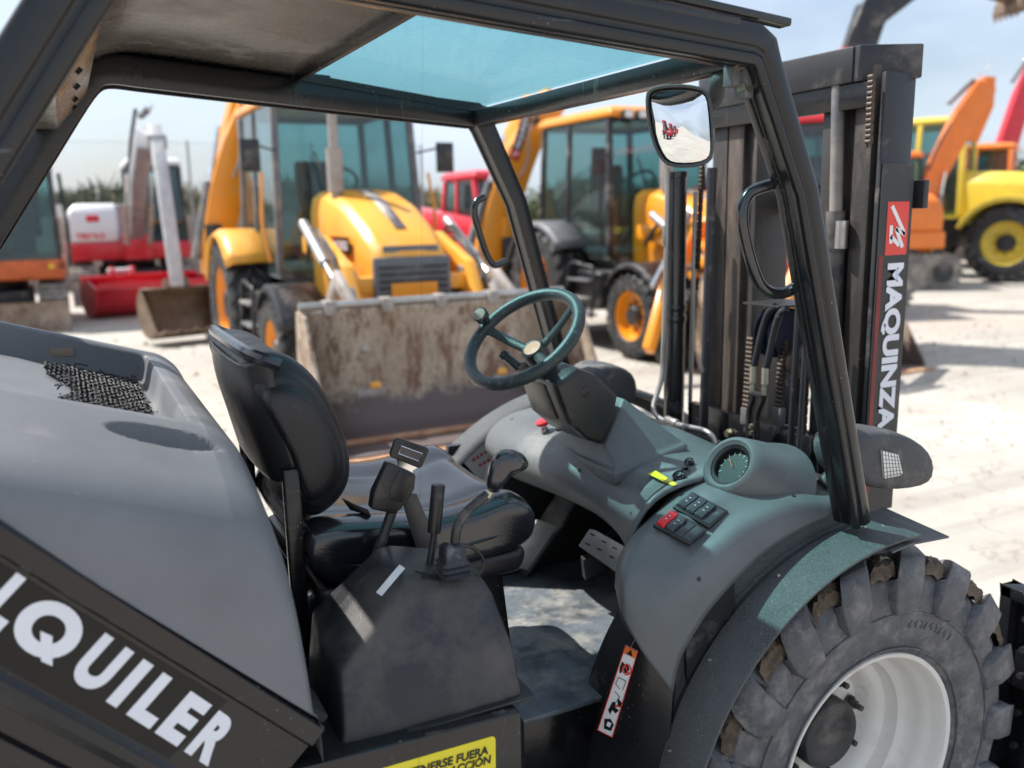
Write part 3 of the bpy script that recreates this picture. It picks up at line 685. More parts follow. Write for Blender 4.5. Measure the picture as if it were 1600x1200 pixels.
# belt buckle on its stalk
yb_ = 1.50
def q(px, py, dy=0): return aY(px, py, yb_ + dy)
b = MB(); b.tube([q(614,795), q(600,835), q(586,880), q(573,905), q(566,940)], [.0105,.0105,.0125,.014,.015], 8); b.build('buckle_stalk', 'machine_black', FK)
b = MB(); b.cyl(q(566,930,-.02), q(566,930,.02), .016); b.build('stalk_bolt', 'machine_black', FK, bevel=.002)
bk = MB(); bk.prism([q(607,722,-.012), q(650,742,-.012), q(648,765,-.012), q(628,795,-.012), q(617,804,-.012), q(580,796,-.012), q(584,770,-.012)], (0,.024,0)); bk_o = bk.build('belt_buckle', 'black_plastic', FK, bevel=.004, seg=3)
b = MB(); b.prism([q(625,735,-.0135), q(646,743,-.0135), q(645,755,-.0135), q(630,786,-.0135), q(611,782,-.0135), q(609,765,-.0135)], (0,.003,0)); b.build('buckle_cover', 'black_plastic', bk_o, bevel=.0012)
b = MB(); b.prism([q(622,733,-.009), q(650,744,-.009), q(649,750,-.009), q(622,739,-.009)], (0,.016,0)); b.build('release_button', 'red_plastic', bk_o, bevel=.0008)
b = MB(); b.prism([q(619,712), q(655,727), q(652,731), q(645,735), q(643,744), q(622,735), q(622,724)], (0,.003,0)); b.build('belt_tongue', 'chrome', FK)
b = MB()
outer = [q(622,684,-.005), q(668,700,-.005), q(671,704,-.005), q(660,729,-.005), q(655,732,-.005), q(612,715,-.005), q(610,710,-.005), q(618,687,-.005)]
b.prism(outer, (0,.010,0)); th_ = b.build('tongue_frame', 'black_plastic', FK, bevel=.0022, seg=3)
b = MB(); b.prism([q(627,697,-.0065), q(660,709,-.0065), q(655,721,-.0065), q(623,709,-.0065)], (0,.003,0)); b.build('tongue_slot', 'belt_webbing', th_)
b = MB(); b.tube([q(627,697,-.0068), q(660,709,-.0068), q(655,721,-.0068), q(623,709,-.0068)], .0009, 4, closed=True); b.build('slot_rim', 'chrome', th_)
b = MB(); rows = []
for (x, y, w) in ((640,770,14),(650,800,17),(664,835,20),(676,868,22),(684,905,22)):
    rows.append([aY(x-w, y, 1.53), aY(x, y, 1.528), aY(x+w*.8, y+2, 1.53)])
b.grid(rows); b.build('seat_belt', 'belt_webbing', FK, solid=.0016)
b = MB(); b.grid([[aY(x, y, Y) for (x, y) in r] for r, Y in (([(535,778),(548,796)],1.66),([(555,788),(562,800)],1.64),([(575,796),(580,806)],1.60))]); b.build('belt_loop', 'belt_webbing', FK, solid=.002)

# ---- lever console --------------------------------------------------
def c(px, py, Y): return aY(px, py, Y)
BL, BR = Vector((.305,1.232,zt+.006)), Vector((.628,1.232,zt+.006))
TL, TR2 = c(632,915,1.335), c(762,925,1.335)
top_z = 1.085
lo = [(.305,1.232),(.628,1.232),(.640,1.36),(.64,1.50),(.318,1.50),(.300,1.36)]
secs = []
def ring(pts, z, r=.03): return [Vector((x, y, z if not callable(z) else z(x))) for x, y in pts]
zt_f = lambda x: 1.118 - (x-.45)*.20
secs.append([Vector((x, y, zt+.004)) for x, y in lo])
secs.append([Vector((x, y, zt+.03)) for x, y in [(.312,1.240),(.624,1.240),(.634,1.36),(.634,1.495),(.320,1.495),(.306,1.36)]])
secs.append([Vector((x, y, z)) for x, y, z in [(.320,1.268,.985),(.622,1.262,.965),(.632,1.36,.965),(.632,1.490,.965),(.332,1.490,1.0),(.312,1.36,.995)]])
secs.append([Vector((x, y, z)) for x, y, z in [(.438,1.315,1.080),(.606,1.305,1.045),(.616,1.38,1.05),(.616,1.475,1.052),(.455,1.475,1.10),(.428,1.38,1.098)]])
secs.append([Vector((x, y, z)) for x, y, z in [(.456,1.335,1.098),(.594,1.328,1.062),(.602,1.38,1.066),(.602,1.462,1.072),(.472,1.462,1.106),(.450,1.38,1.106)]])
b = MB(); b.loft(secs); con = b.build('lever_console', 'console_plastic', FK, bevel=.014, seg=4, sharp=60)
b = MB(); b.prism([(.29,1.222,zt+.003),(.645,1.222,zt+.003),(.652,1.52,zt+.003),(.29,1.52,zt+.003)], (0,0,.006)); b.build('console_flange', 'console_plastic', FK, bevel=.002)
hc = surface([con]); lb = MB(); lb.grid([[(lambda h_: h_[0] + h_[1]*.0012)(hc(588+36*i/7 + 9*k/3, 926-43*i/7 + 6*k/3)) for k in range(4)] for i in range(8)]); lb.build('paper_label', 'white_paint', FK)
# slot and plain lever
b = MB(); pl = [(648,893),(660,905),(690,909),(683,901),(662,895)]
zc_ = lambda p: 1.1075
b.prism([hc(x, y)[0] + Vector((0,0,.0005)) for x, y in pl], (0,0,.001)); b.build('lever_slot', 'matt_black', FK)
lv = MB(); lv.cyl(aY(685,757,1.385), aY(678,832,1.385), .0122, 20); lo_ = lv.build('lever_grip', 'black_plastic', FK, bevel=.002)
b = MB(); b.tube([aY(679,830,1.385), aY(676,850,1.385), aY(669,902,1.385)], [.0055,.006,.008], 10); b.build('lever_rod', 'machine_black', FK)
# direction lever: boot, bent stem, pistol grip
bt = aZ(708,893,1.088); bb = MB()
for i, (zz, w) in enumerate([(0,.030),(.006,.033),(.010,.027),(.014,.031),(.019,.026),(.023,.028),(.028,.022),(.050,.0205),(.056,.015),(.060,.006)]):
    pass
def rr_ring(cx, cy, z, w, n=4, k=.3):
    pts = []
    for sx, sy, a in ((1,1,0),(-1,1,90),(-1,-1,180),(1,-1,270)):
        for i in range(n+1):
            t = R_(a+90*i/n); pts.append(Vector((cx + sx*w*(1-k) + w*k*math.cos(t), cy + sy*w*(1-k) + w*k*math.sin(t), z)))
    return pts
bb.loft([rr_ring(bt.x, bt.y, bt.z + zz - .004, w) for zz, w in [(0,.026),(.005,.029),(.009,.0235),(.013,.0275),(.018,.022),(.022,.0255),(.027,.0205),(.050,.0185),(.055,.014),(.058,.005)]])
bb.build('lever_boot', 'hose_rubber', FK, sharp=50)
gy = bt.y
b = MB(); b.tube(spl([aY(711,868,gy), aY(711,845,gy), aY(716,820,gy), aY(732,797,gy), aY(762,772,gy)], 6), .0085, 10); b.build('lever_stem', 'machine_black', FK)
b = MB(); b.cyl(aY(760,776,gy), aY(765,768,gy), .0085); b.build('stem_collar', 'zinc', FK)
def gs(pts, dy, k=1): return [aY(x, y, gy + dy) for x, y in pts]
gout = [(757,762),(762,735),(768,712),(782,701),(800,701),(818,708),(827,722),(826,731),(816,737),(800,742),(790,756),(781,771),(768,771)]
b = MB(); cxp = sum(p[0] for p in gout)/len(gout); cyp = sum(p[1] for p in gout)/len(gout)
def shr(k): return [(cxp+(x-cxp)*k, cyp+(y-cyp)*k) for x, y in gout]
b.loft([gs(shr(k), dy) for dy, k in ((-.030,.45),(-.026,.70),(-.018,.88),(-.008,.98),(.0,1.0),(.008,.98),(.018,.88),(.026,.70),(.030,.45))]); b.build('grip_knob', 'vinyl', FK, sub=1)
b = MB(); b.tube(spl([aY(716,850,gy), aY(738,856,gy+.01), aY(754,872,gy+.02), aY(752,892,gy+.02), aY(735,905,gy+.01)], 6), .0032, 6); b.build('cable', 'black_plastic', FK)

# ---- dashboard ------------------------------------------------------
ribs = [
 (2.325,[(1.12,.93),(1.10,.98),(1.11,1.02),(1.15,1.05),(1.22,1.07),(1.32,1.06),(1.42,1.0)]),
 (2.30,[(1.09,.95),(1.06,1.00),(1.07,1.05),(1.12,1.09),(1.21,1.11),(1.34,1.11),(1.46,1.04)]),
 (2.24,[(1.07,.97),(1.035,1.02),(1.045,1.065),(1.10,1.105),(1.20,1.125),(1.36,1.125),(1.5,1.05)]),
 (2.12,[(1.05,.97),(1.015,1.025),(1.03,1.075),(1.09,1.115),(1.20,1.135),(1.38,1.13),(1.52,1.05)]),
 (1.98,[(1.05,.98),(1.015,1.035),(1.03,1.08),(1.09,1.12),(1.20,1.14),(1.38,1.13),(1.52,1.05)]),
 (1.84,[(1.07,.98),(1.03,1.035),(1.045,1.08),(1.10,1.12),(1.22,1.14),(1.40,1.125),(1.52,1.04)]),
 (1.72,[(1.10,.96),(1.06,1.015),(1.075,1.065),(1.12,1.105),(1.24,1.13),(1.42,1.11),(1.52,1.02)]),
 (1.62,[(1.12,.90),(1.08,.96),(1.085,1.03),(1.13,1.09),(1.24,1.12),(1.42,1.10),(1.52,1.0)]),
 (1.54,[(1.11,.82),(1.06,.89),(1.06,.98),(1.10,1.075),(1.22,1.12),(1.40,1.10),(1.52,1.0)]),
 (1.46,[(1.06,.74),(.98,.83),(.97,.95),(1.03,1.08),(1.16,1.125),(1.36,1.10),(1.52,1.0)]),
]
b = MB(); b.igrid([[Vector((x, Y, z)) for x, z in pr_] for Y, pr_ in ribs], 4, 4); b.build('dashboard', 'grey_plastic', FK, solid=.012, sharp=70)
G = [
 [((1052,1082),1.245),((1062,1035),1.245),((1085,990),1.245),((1120,940),1.25),((1190,868),1.265),((1260,822),1.27),((1312,800),1.27)],
 [((1008,1025),1.262),((1020,975),1.262),((1050,930),1.265),((1092,888),1.27),((1165,826),1.285),((1240,790),1.29),((1310,783),1.285)],
 [((972,965),1.30),((975,912),1.31),((1008,880),1.32),((1066,856),1.325),((1150,792),1.34),((1222,762),1.345),((1305,768),1.33)],
 [((962,925),1.36),((966,880),1.37),((990,845),1.38),((1030,818),1.38),((1100,775),1.39),((1190,742),1.42),((1300,762),1.38)],
 [((962,915),1.44),((968,870),1.46),((992,832),1.47),((1030,795),1.47),((1078,755),1.49),((1150,722),1.52),((1240,740),1.56)],
 [((985,920),1.56),((985,870),1.56),((1005,830),1.56),((1035,790),1.56),((1078,745),1.58),((1140,712),1.62),((1200,715),1.70)],
]
b = MB(); GP = [[aY(p[0], p[1], Y) for p, Y in row] for row in G]
def mixr(a, c_, t): return [p.lerp(q_, t) for p, q_ in zip(a, c_)]
GP = GP[:2] + [mixr(GP[2], GP[1], .22), mixr(GP[2], GP[3], .22)] + [mixr(GP[3], GP[2], .3), mixr(GP[3], GP[4], .3)] + GP[4:]
b.igrid(GP, 5, 5); b.build('dash_pod', 'grey_plastic', FK, solid=.008, sharp=70)
# instrument cowl and gauge
gc = aY(1141,726,1.415); ga = Vector((-.70,.05,.55)).normalized(); gv = (CAM - gc).normalized()
ga = (Vector((-.80,-.10,.62))).normalized()
b = MB(); b.lathe(gc, ga, [(.047,-.018),(.048,.002),(.056,.008),(.065,.004),(.072,-.014),(.084,-.045),(.098,-.085),(.125,-.14)], 40); cow = b.build('instrument_cowl', 'grey_plastic', FK, sharp=50)
b = MB(); b.lathe(gc, ga, [(.040,-.012),(.041,-.002),(.0465,.001),(.0475,-.012)], 40); b.build('gauge_bezel', 'black_plastic', FK)
b = MB(); b.lathe(gc, ga, [(0,-.014),(.042,-.014)], 40); fc = b.build('gauge_face', 'ink_black', FK)
e1 = ga.cross(Vector((0,0,1))).normalized(); e2 = e1.cross(ga)
b = MB()
for i in range(11):
    t = R_(-30 + 24*i); d = e1*math.cos(t) + e2*math.sin(t); b.bar(gc + d*.029 - ga*.013, gc + d*.036 - ga*.013, .0012, .0006, ga)
b.build('dial_mark', 'white_paint', FK)
b = MB(); b.bar(gc - ga*.0085, gc + (e1*.6+e2*.5)*.030 - ga*.0085, .0015, .0006, ga); b.build('needle', 'sign_orange', FK)
b = MB(); b.lathe(gc, ga, [(0,-.006),(.0405,-.006)], 40); b.build('gauge_glass', 'clear_glass', FK)
# switches in two frames
hit = surface([bpy.data.objects['dashboard'], bpy.data.objects['dash_pod']])
_h = [hit(*p)[0] for p in ((1030,818),(1075,780),(1125,800),(1085,845),(1078,812),(1060,800),(1100,815))]
_c = sum(_h, Vector())/len(_h)
_n = ((_h[1]-_h[0]).cross(_h[3]-_h[0]) + (_h[2]-_h[1]).cross(_h[3]-_h[1])*-1*0).normalized(); _n = _n if _n.dot(CAM-_c) > 0 else -_n
_off = max((p - _c).dot(_n) for p in _h)
def sw_plane(px, py): d = ray(px, py); return CAM + d*((_c + _n*(_off + .001) - CAM).dot(_n)/d.dot(_n))
def quad(mb, pts, h0, h1):
    P = [sw_plane(*p) for p in pts]; nn = (P[1]-P[0]).cross(P[3]-P[0]).normalized(); nn = nn if nn.dot(_n) > 0 else -nn
    mb.prism([p + nn*h0 for p in P], nn*(h1-h0)); return P, nn
for fr in ([(1051,793),(1108,826),(1138,800),(1082,770)], [(1020,822),(1077,852),(1105,829),(1050,798)]):
    b = MB(); quad(b, fr, -.004, .003); fo = b.build('switch_frame', 'black_plastic', FK, bevel=.0008)
def lerp2(a, b_, t): return (a[0]+(b_[0]-a[0])*t, a[1]+(b_[1]-a[1])*t)
for fr, kinds in (([(1051,793),(1108,826),(1138,800),(1082,770)], 'SSSB'), ([(1020,822),(1077,852),(1105,829),(1050,798)], 'RSBB')):
    for i, k in enumerate(kinds):
        u0, u1 = .04 + .235*i, .04 + .235*(i+.88)
        def uv(u_, v_): return lerp2(lerp2(fr[0], fr[1], u_), lerp2(fr[3], fr[2], u_), v_)
        cell_ = [uv(u0,.10), uv(u1,.10), uv(u1,.90), uv(u0,.90)]
        if k == 'B': b = MB(); quad(b, cell_, .002, .0045); b.build('blank_plate', 'switch_plastic', FK, bevel=.0004)
        else:
            P = [sw_plane(*p) for p in cell_]; nn = (P[1]-P[0]).cross(P[3]-P[0]).normalized(); nn = nn if nn.dot(_n) > 0 else -nn
            b = MB(); secs = []
            for v_, h in ((0,.004),(.06,.010),(.35,.012),(.6,.009),(.92,.012),(1,.004)):
                a_, c_ = P[0].lerp(P[3], v_), P[1].lerp(P[2], v_); secs.append([a_, c_, c_+nn*h, a_+nn*h])
            b.loft(secs); so = b.build('rocker_switch', 'red_plastic' if k == 'R' else 'switch_plastic', FK, bevel=.0008, label='red hazard switch' if k == 'R' else None)
            b = MB(); cc = (P[0]+P[1]+P[2]+P[3])/4 + nn*.0115; ex = (P[1]-P[0]).normalized()
            for s_ in (-1, 1): b.bar(cc + (P[3]-P[0]).normalized()*.006*s_ - ex*.002, cc + (P[3]-P[0]).normalized()*.006*s_ + ex*.002, .0012, .0008, nn)
            b.build('switch_mark', 'white_paint', so)
# yellow sticker, socket with hinged cap, key
yp = [hit(*p)[0] + hit(*p)[1]*.006 for p in ((1014,744),(1026,739),(1056,757),(1049,770))]
b = MB(); b.prism(yp, hit(1035,753)[1]*.001); ys_ = b.build('yellow_sticker', 'sign_yellow', FK)
yc_ = [p + hit(1035,753)[1]*.0018 for p in yp]; b = MB()
b.add([yc_[0].lerp(yc_[3],.25).lerp(yc_[1].lerp(yc_[2],.25),.18), yc_[0].lerp(yc_[3],.8).lerp(yc_[1].lerp(yc_[2],.8),.30), yc_[0].lerp(yc_[3],.8).lerp(yc_[1].lerp(yc_[2],.8),.12)], [(0,1,2)]); b.build('warning_triangle', 'ink_black', ys_)
for (px, py, Y, rr) in ((1062,748,1.50,.0145),(1077,726,1.505,.011)):
    o_ = hit(px, py)[0] + hit(px, py)[1]*.006; a_ = Vector((-.5,-.15,.85)).normalized(); b = MB()
    b.lathe(o_, a_, [(rr,-.02),(rr,.004),(rr*.82,.006),(rr*.7,.002),(rr*.55,.002),(rr*.5,.007),(.0004,.007)], 24); b.build('power_socket' if rr > .012 else 'socket_cap', 'black_plastic', FK)
b = MB(); b.tube([hit(x, y)[0] + hit(x, y)[1]*.010 for x, y in ((1066,744),(1070,738),(1074,740),(1076,730))], .004, 6); b.build('cap_hinge', 'black_plastic', FK)
for px, py in ((985,801),(1108,742),(1012,704),(1092,905),(1240,775),(800,655),(905,735)):
    h_, n_ = hit(px, py)
    b = MB(); b.lathe(h_, n_, [(.0045,-.001),(.0045,.0012),(.003,.0018),(.0005,.0008)], 12); b.build('screw', 'machine_black', FK)
# emergency stop and key
o_ = hit(851,674)[0] + Vector((0,0,.004)); a_ = Vector((-.28,0,1)).normalized()
b = MB(); b.lathe(o_, a_, [(.0115,-.02),(.0115,.006),(.0085,.008),(.0085,.016)], 24); b.build('stop_collar', 'steel', FK)
b = MB(); b.lathe(o_, a_, [(.008,.012),(.0175,.017),(.019,.021),(.0185,.025),(.015,.028),(.0005,.0285)], 28); b.build('emergency_button', 'red_plastic', FK)
o_ = hit(875,671)[0] + Vector((0,0,.002)); b = MB(); b.lathe(o_, a_, [(.013,-.01),(.013,.004),(.010,.007),(.0005,.007)], 20); b.box(o_ + Vector((0,0,.01)), (.004,.016,.012)); b.build('ignition_key', 'black_plastic', FK)

# ---- steering column -----------------------------------------------
colp = [(868,601),(904,574),(934,586),(968,618),(962,650),(944,697),(916,688),(889,664)]
np_ = [aY(x, y, 1.705) for x, y in colp]
b = MB(); secs = []
cen = sum(np_, Vector())/len(np_)
for Y, k in ((1.705,.90),(1.712,.97),(1.73,1.0),(1.80,1.03),(1.87,1.0),(1.89,.97),(1.897,.90)):
    secs.append([Vector((cen.x + (p.x-cen.x)*k, Y, cen.z + (p.z-cen.z)*k)) for p in np_])
b.loft(secs); b.build('column_shroud', 'black_plastic', FK, bevel=.004, seg=3, sharp=50)
b = MB(); b.prism([aY(x, y, 1.7035) for x, y in ((906,611),(918,603),(926,613),(914,622))], (0,.004,0)); b.build('shroud_cap', 'black_plastic', FK, bevel=.001)
b = MB(); sq = [np_[0], np_[7], np_[6]]; 
P0 = Vector((cen.x + (np_[0].x-cen.x)*1.03 - .002, 0, cen.z + (np_[0].z-cen.z)*1.03)); P1 = Vector((cen.x + (np_[7].x-cen.x)*1.03 - .002, 0, cen.z + (np_[7].z-cen.z)*1.03))
b.prism([P0.lerp(P1,.12)+Vector((0,1.76,0)), P0.lerp(P1,.95)+Vector((0,1.75,0)), P0.lerp(P1,.95)+Vector((0,1.85,0)), P0.lerp(P1,.12)+Vector((0,1.84,0))], (.004,0,.0)); b.build('column_opening', 'ink_black', FK, bevel=.002)
# cowl the column stands on
b = MB()
bot = [aY(962,737,1.66), aY(1066,693,1.66)]; bf = [Vector((bot[1].x-.01, 1.95, bot[1].z+.005)), Vector((bot[0].x-.02, 1.95, bot[0].z+.01))]
top = [aY(943,697,1.715), aY(975,622,1.73)]; tf = [Vector((top[1].x, 1.88, top[1].z)), Vector((top[0].x-.005, 1.88, top[0].z))]
mid = [a_.lerp(c_, .90) + Vector((0,0,-.004)) for a_, c_ in zip(bot, top)]
b.loft([[bot[0]+Vector((-.012,-.012,-.03)), bot[1]+Vector((.01,-.012,-.03)), bf[0]+Vector((.01,.012,-.03)), bf[1]+Vector((-.012,.012,-.03))],
        [bot[0]+Vector((-.012,-.012,0)), bot[1]+Vector((.01,-.012,0)), bf[0]+Vector((.01,.012,0)), bf[1]+Vector((-.012,.012,0))],
        [bot[0]+Vector((0,0,.006)), bot[1]+Vector((0,0,.006)), bf[0]+Vector((0,0,.006)), bf[1]+Vector((0,0,.006))],
        [top[0], top[1], tf[0], tf[1]]]); b.build('column_cowl', 'grey_plastic', FK, bevel=.008, seg=3)
SWC = Vector((.925,1.79,1.411)); swa = Vector((-.616,-.19,.764)).normalized(); s1 = Vector((0,0,1)).cross(swa).normalized(); s2 = swa.cross(s1)
hub = aY(833,546,1.80)
b = MB(); b.cyl(hub, hub - swa*.16, .026, 24, .03); b.build('steering_shaft', 'machine_grey', FK, bevel=.002)
pts = [SWC + (s1*math.cos(2*math.pi*i/64) + s2*math.sin(2*math.pi*i/64))*.1425 for i in range(64)]
b = MB(); b.tube(pts, .0150, 14, closed=True); sw = b.build('steering_wheel', 'wheel_plastic', FK)
def spoke_to(px, py):
    best = min(pts, key=lambda p: (proj(p) - Vector((px, py))).length); return best
def proj(p):
    d = ROT.transposed() @ (Vector(p) - CAM); return Vector((800 + FPX*d.x/d.z, 600 + FPX*d.y/d.z))
for (px, py) in ((762,512),(896,478),(862,574)):
    e = spoke_to(px, py); a_ = hub - swa*.012; mdl = a_.lerp(e, .55) - swa*.006
    b = MB(); P = spl([a_, mdl, e], 6); t_ = (e-a_).normalized(); sd = t_.cross(swa).normalized(); secs = []
    for i, p in enumerate(P):
        k = i/(len(P)-1); w = .013 - .002*k if k < .8 else .011 + (k-.8)*.05; secs.append([p + sd*w*math.cos(R_(a__)) + swa*.008*math.sin(R_(a__)) for a__ in range(0,360,30)])
    b.loft(secs); b.build('spoke', 'wheel_plastic', sw)
b = MB(); b.lathe(hub, swa, [(.030,-.030),(.031,-.006),(.029,.004),(.025,.007),(.0215,.006)], 32); b.build('wheel_hub', 'black_plastic', sw)
b = MB(); b.lathe(hub, swa, [(.0215,.0058),(.0005,.0062)], 28); b.build('hub_emblem', 'orange_dark', sw)
# spinner knob on the rim
kb = spoke_to(768,510); ka = Vector(kb); kt = aY(744,486,1.90)
ax = (kt-ka).normalized(); b = MB(); b.lathe(ka, ax, [(.009,-.012),(.0095,.012),(.012,.022),(.0185,.036),(.0205,.044),(.0195,.050),(.015,.0525)], 24); b.build('spinner_knob', 'vinyl', sw)
b = MB(); b.lathe(ka, ax, [(.0155,.0524),(.0005,.0535)], 20); b.build('knob_cap', 'wall_concrete', sw)
# stalk switch
b = MB(); s_a, s_b = aY(812,575,1.87), aY(790,557,1.90); b.tube([hub - swa*.03, s_a], .010, 10); b.cyl(s_a, s_b, .0115, 16); b.cyl(s_b, s_b + (s_b-s_a)*.25, .0135, 16); b.build('indicator_stalk', 'switch_plastic', FK, bevel=.001)
for i in range(4):
    p = s_a.lerp(s_b, .1+.22*i) + Vector((0,-.0113,.003)); b = MB(); b.box(p, (.003,.0008,.003)); b.build('stalk_mark', 'white_paint', FK)

# ---- pedal -----------------------------------------------------------
pe = [(904,853),(921,827),(930,829),(990,862),(1000,880),(985,905),(967,897)]
zp = lambda px, py: aY(px, py, 1.80 - (px-904)*.0012)
P = [zp(*p) for p in pe]; nn = (P[1]-P[0]).cross(P[5]-P[0]).normalized(); nn = nn if nn.z > 0 else -nn
b = MB(); b.prism([p - nn*.004 for p in P], nn*.004); pd = b.build('brake_pedal', 'galvanised', FK, bevel=.0012)
for (x, y) in ((925,835),(918,850),(943,846),(936,858),(960,856),(955,870),(978,866),(972,880),(990,874)):
    a_, c_ = zp(x-3, y-1.5) + nn*.0006, zp(x+4, y+2) + nn*.0006; b = MB(); b.bar(a_, c_, .0035, .001, nn); b.build('slot', 'ink_black', pd)
b = MB(); b.tube(spl([zp(945,842)-nn*.01, aY(965,828,1.80), aY(985,808,1.82), aY(978,770,1.95)], 5), .008, 8); b.build('pedal_arm', 'machine_black', FK)
b = MB(); b.bar(aY(925,865,1.85), aY(928,896,1.88), .015, .06, (1,0,0)); b.build('pedal_bracket', 'machine_black', FK)
b = MB(); b.prism([(.93,2.19,.645),(1.55,2.19,.645),(1.55,2.19,.99),(1.02,2.19,.99)], (0,.02,0)); b.build('inner_panel', 'matt_black', FK)
# pictogram warning label on the wheel arch panel
b = MB(); lpx = [(981,1007),(998,1016),(992,1045),(957,1153),(933,1141),(944,1100),(966,1035)]
yl = lambda py: 1.452 - (py-1000)*.00005
pan = [(1000,985),(1052,1082),(1040,1230),(905,1230),(925,1150),(950,1080)]
P = [aY(x, y, 1.40 - (x-925)*.0012) for x, y in pan]; 
b.prism(P, (.03,.03,0)); b.build('arch_panel', 'black_paint', FK, bevel=.004)
def ly(x, y): return aY(x, y, 1.392 - (x-925)*.0012)
b = MB(); b.prism([ly(*p) for p in [(977,1008),(997,1018),(957,1153),(933,1141)]], (.0015,.0015,0)); lab = b.build('pictogram_label', 'white_paint', FK)
def onlab(s_, t_, off=.0012):   # s across 0..1, t down 0..1
    a_ = lerp2((977,1008),(933,1141),t_); c_ = lerp2((997,1018),(957,1153),t_); p = lerp2(a_, c_, s_); x = aY(p[0], p[1], 1.392 - (p[0]-925)*.0012 - off); return x
def patch(name, pts, m_, off=.0012): b_ = MB(); b_.add([onlab(s_, t_, off) for s_, t_ in pts], [tuple(range(len(pts)))]); return b_.build(name, m_, lab)
patch('orange_band', [(.02,.01),(.98,.01),(.98,.09),(.02,.09)], 'sign_orange')
patch('band_triangle', [(.5,.015),(.72,.08),(.28,.08)], 'ink_black', .0018)
for i in range(2):
    w_ = .05
for (cs, ct) in ((.62,.24),):
    ringp = [(cs + .33*math.cos(2*math.pi*i/20), ct + .062*math.sin(2*math.pi*i/20)) for i in range(20)]; ringq = [(cs + .25*math.cos(2*math.pi*i/20), ct + .047*math.sin(2*math.pi*i/20)) for i in range(20)]
    b = MB(); b.add([onlab(*p_, .0022) for p_ in ringp] + [onlab(*p_, .0022) for p_ in ringq], [(i, (i+1) % 20, 20+(i+1) % 20, 20+i) for i in range(20)]); b.build('prohibition_ring', 'sign_red', lab)
    patch('prohibition_bar', [(cs-.22,ct-.03),(cs-.16,ct-.042),(cs+.22,ct+.03),(cs+.16,ct+.042)], 'sign_red', .0024)
patch('crossed_figure', [(.45,.20),(.62,.19),(.78,.22),(.72,.27),(.55,.285),(.40,.25)], 'ink_black', .0016)
patch('machine_drawing', [(.15,.18),(.4,.2),(.3,.24),(.35,.3),(.2,.31),(.12,.25)], 'ink_black', .0016)
for (a_, c_) in (((.25,.36),(.8,.36)),((.8,.36),(.75,.47)),((.25,.36),(.2,.44)),((.2,.44),(.55,.47)),((.3,.52),(.7,.55)),((.7,.55),(.6,.62))):
    b = MB(); b.bar(onlab(*a_,.002), onlab(*c_,.002), .0012, .0004, (0,1,0)); b.build('drawing_line', 'ink_black', lab)
patch('person_figure', [(.35,.64),(.55,.62),(.62,.68),(.9,.69),(.75,.74),(.5,.72),(.45,.78),(.25,.74)], 'ink_black', .0016)
patch('figure_arm', [(.55,.655),(.85,.64),(.9,.655),(.6,.675)], 'sign_red', .0018)
patch('truck_drawing', [(.2,.85),(.55,.82),(.85,.86),(.8,.94),(.35,.95)], 'ink_black', .0016)
patch('truck_window', [(.45,.855),(.7,.86),(.65,.91),(.42,.905)], 'white_paint', .002)
patch('dirt_patch', [(.62,.57),(.95,.60),(1.0,.66),(.7,.64)], 'ink_black', .0014)
b = MB(); b.add([onlab(s_, t_, .0012) for s_, t_ in ((0,0),(1,0),(1,1),(0,1))] + [onlab(s_, t_, .0012) for s_, t_ in ((.06,.008),(.94,.008),(.94,.992),(.06,.992))], [(i, (i+1) % 4, 4+(i+1) % 4, 4+i) for i in range(4)]); b.build('label_border', 'sign_red', lab)
# printed sheet on the far inner wall
fp = [(722,706),(757,676),(805,735),(752,742)]
P = [aY(x, y, 2.38) for x, y in ((715,712),(775,668),(835,720),(790,770),(745,745))]
b = MB(); b.prism(P, (0,.003,0)); sh_ = b.build('printed_sheet', 'machine_white', FK)
for i in range(5):
    for k in range(5):
        a_ = lerp2((728,712),(778,752),i/5); c_ = lerp2((758,690),(812,738),i/5); s_, e_ = lerp2(a_, c_, k/5+.02), lerp2(a_, c_, k/5+.13)
        b = MB(); b.bar(aY(*s_,2.378), aY(*e_,2.378), .009, .0008, (0,1,0)); b.build('print_line', 'sign_red', sh_)
# ---- fenders ---------------------------------------------------------
WX, WZ = 1.47, .485
def fring(prof, a0, a1, n=40, cx=WX, cz=WZ):
    """prof: list of (radius, Y) swept about the wheel axis from angle a0 to a1 (degrees from +X)"""
    secs = []
    for i in range(n + 1):
        t = R_(a0 + (a1-a0)*i/n); secs.append([Vector((cx + r*math.cos(t), Y, cz + r*math.sin(t))) for r, Y in prof])
    return secs
b = MB(); b.loft(fring([(.545,1.150),(.549,1.150),(.551,1.155),(.551,1.262),(.545,1.262)], 84, 172)); fen = b.build('front_fender', 'dusty_black', FK, sharp=40)
for a_, Y in ((90,1.22),(93.5,1.235),(118,1.245),(141,1.245),(161,1.245)):
    t = R_(a_); p = Vector((WX + .5515*math.cos(t), Y, WZ + .5515*math.sin(t))); d = Vector((math.cos(t),0,math.sin(t)))
    b = MB(); b.lathe(p, d, [(.0045,0),(.004,.0015),(.0015,.0022),(.0005,.001)], 12); b.build('rivet', 'zinc', fen)
b = MB(); b.loft(fring([(.545,1.262),(.535,1.275),(.545,1.288),(.572,1.288),(.578,1.292),(.580,1.300),(.578,1.325),(.56,1.33),(.53,1.33)], 93, 157)); b.build('fender_bead', 'dusty_black', FK, sharp=40)
b = MB(); b.loft(fring([(.53,1.275),(.538,1.275),(.538,1.56),(.53,1.56)], 78, 175)); b.build('inner_arch', 'matt_black', FK)
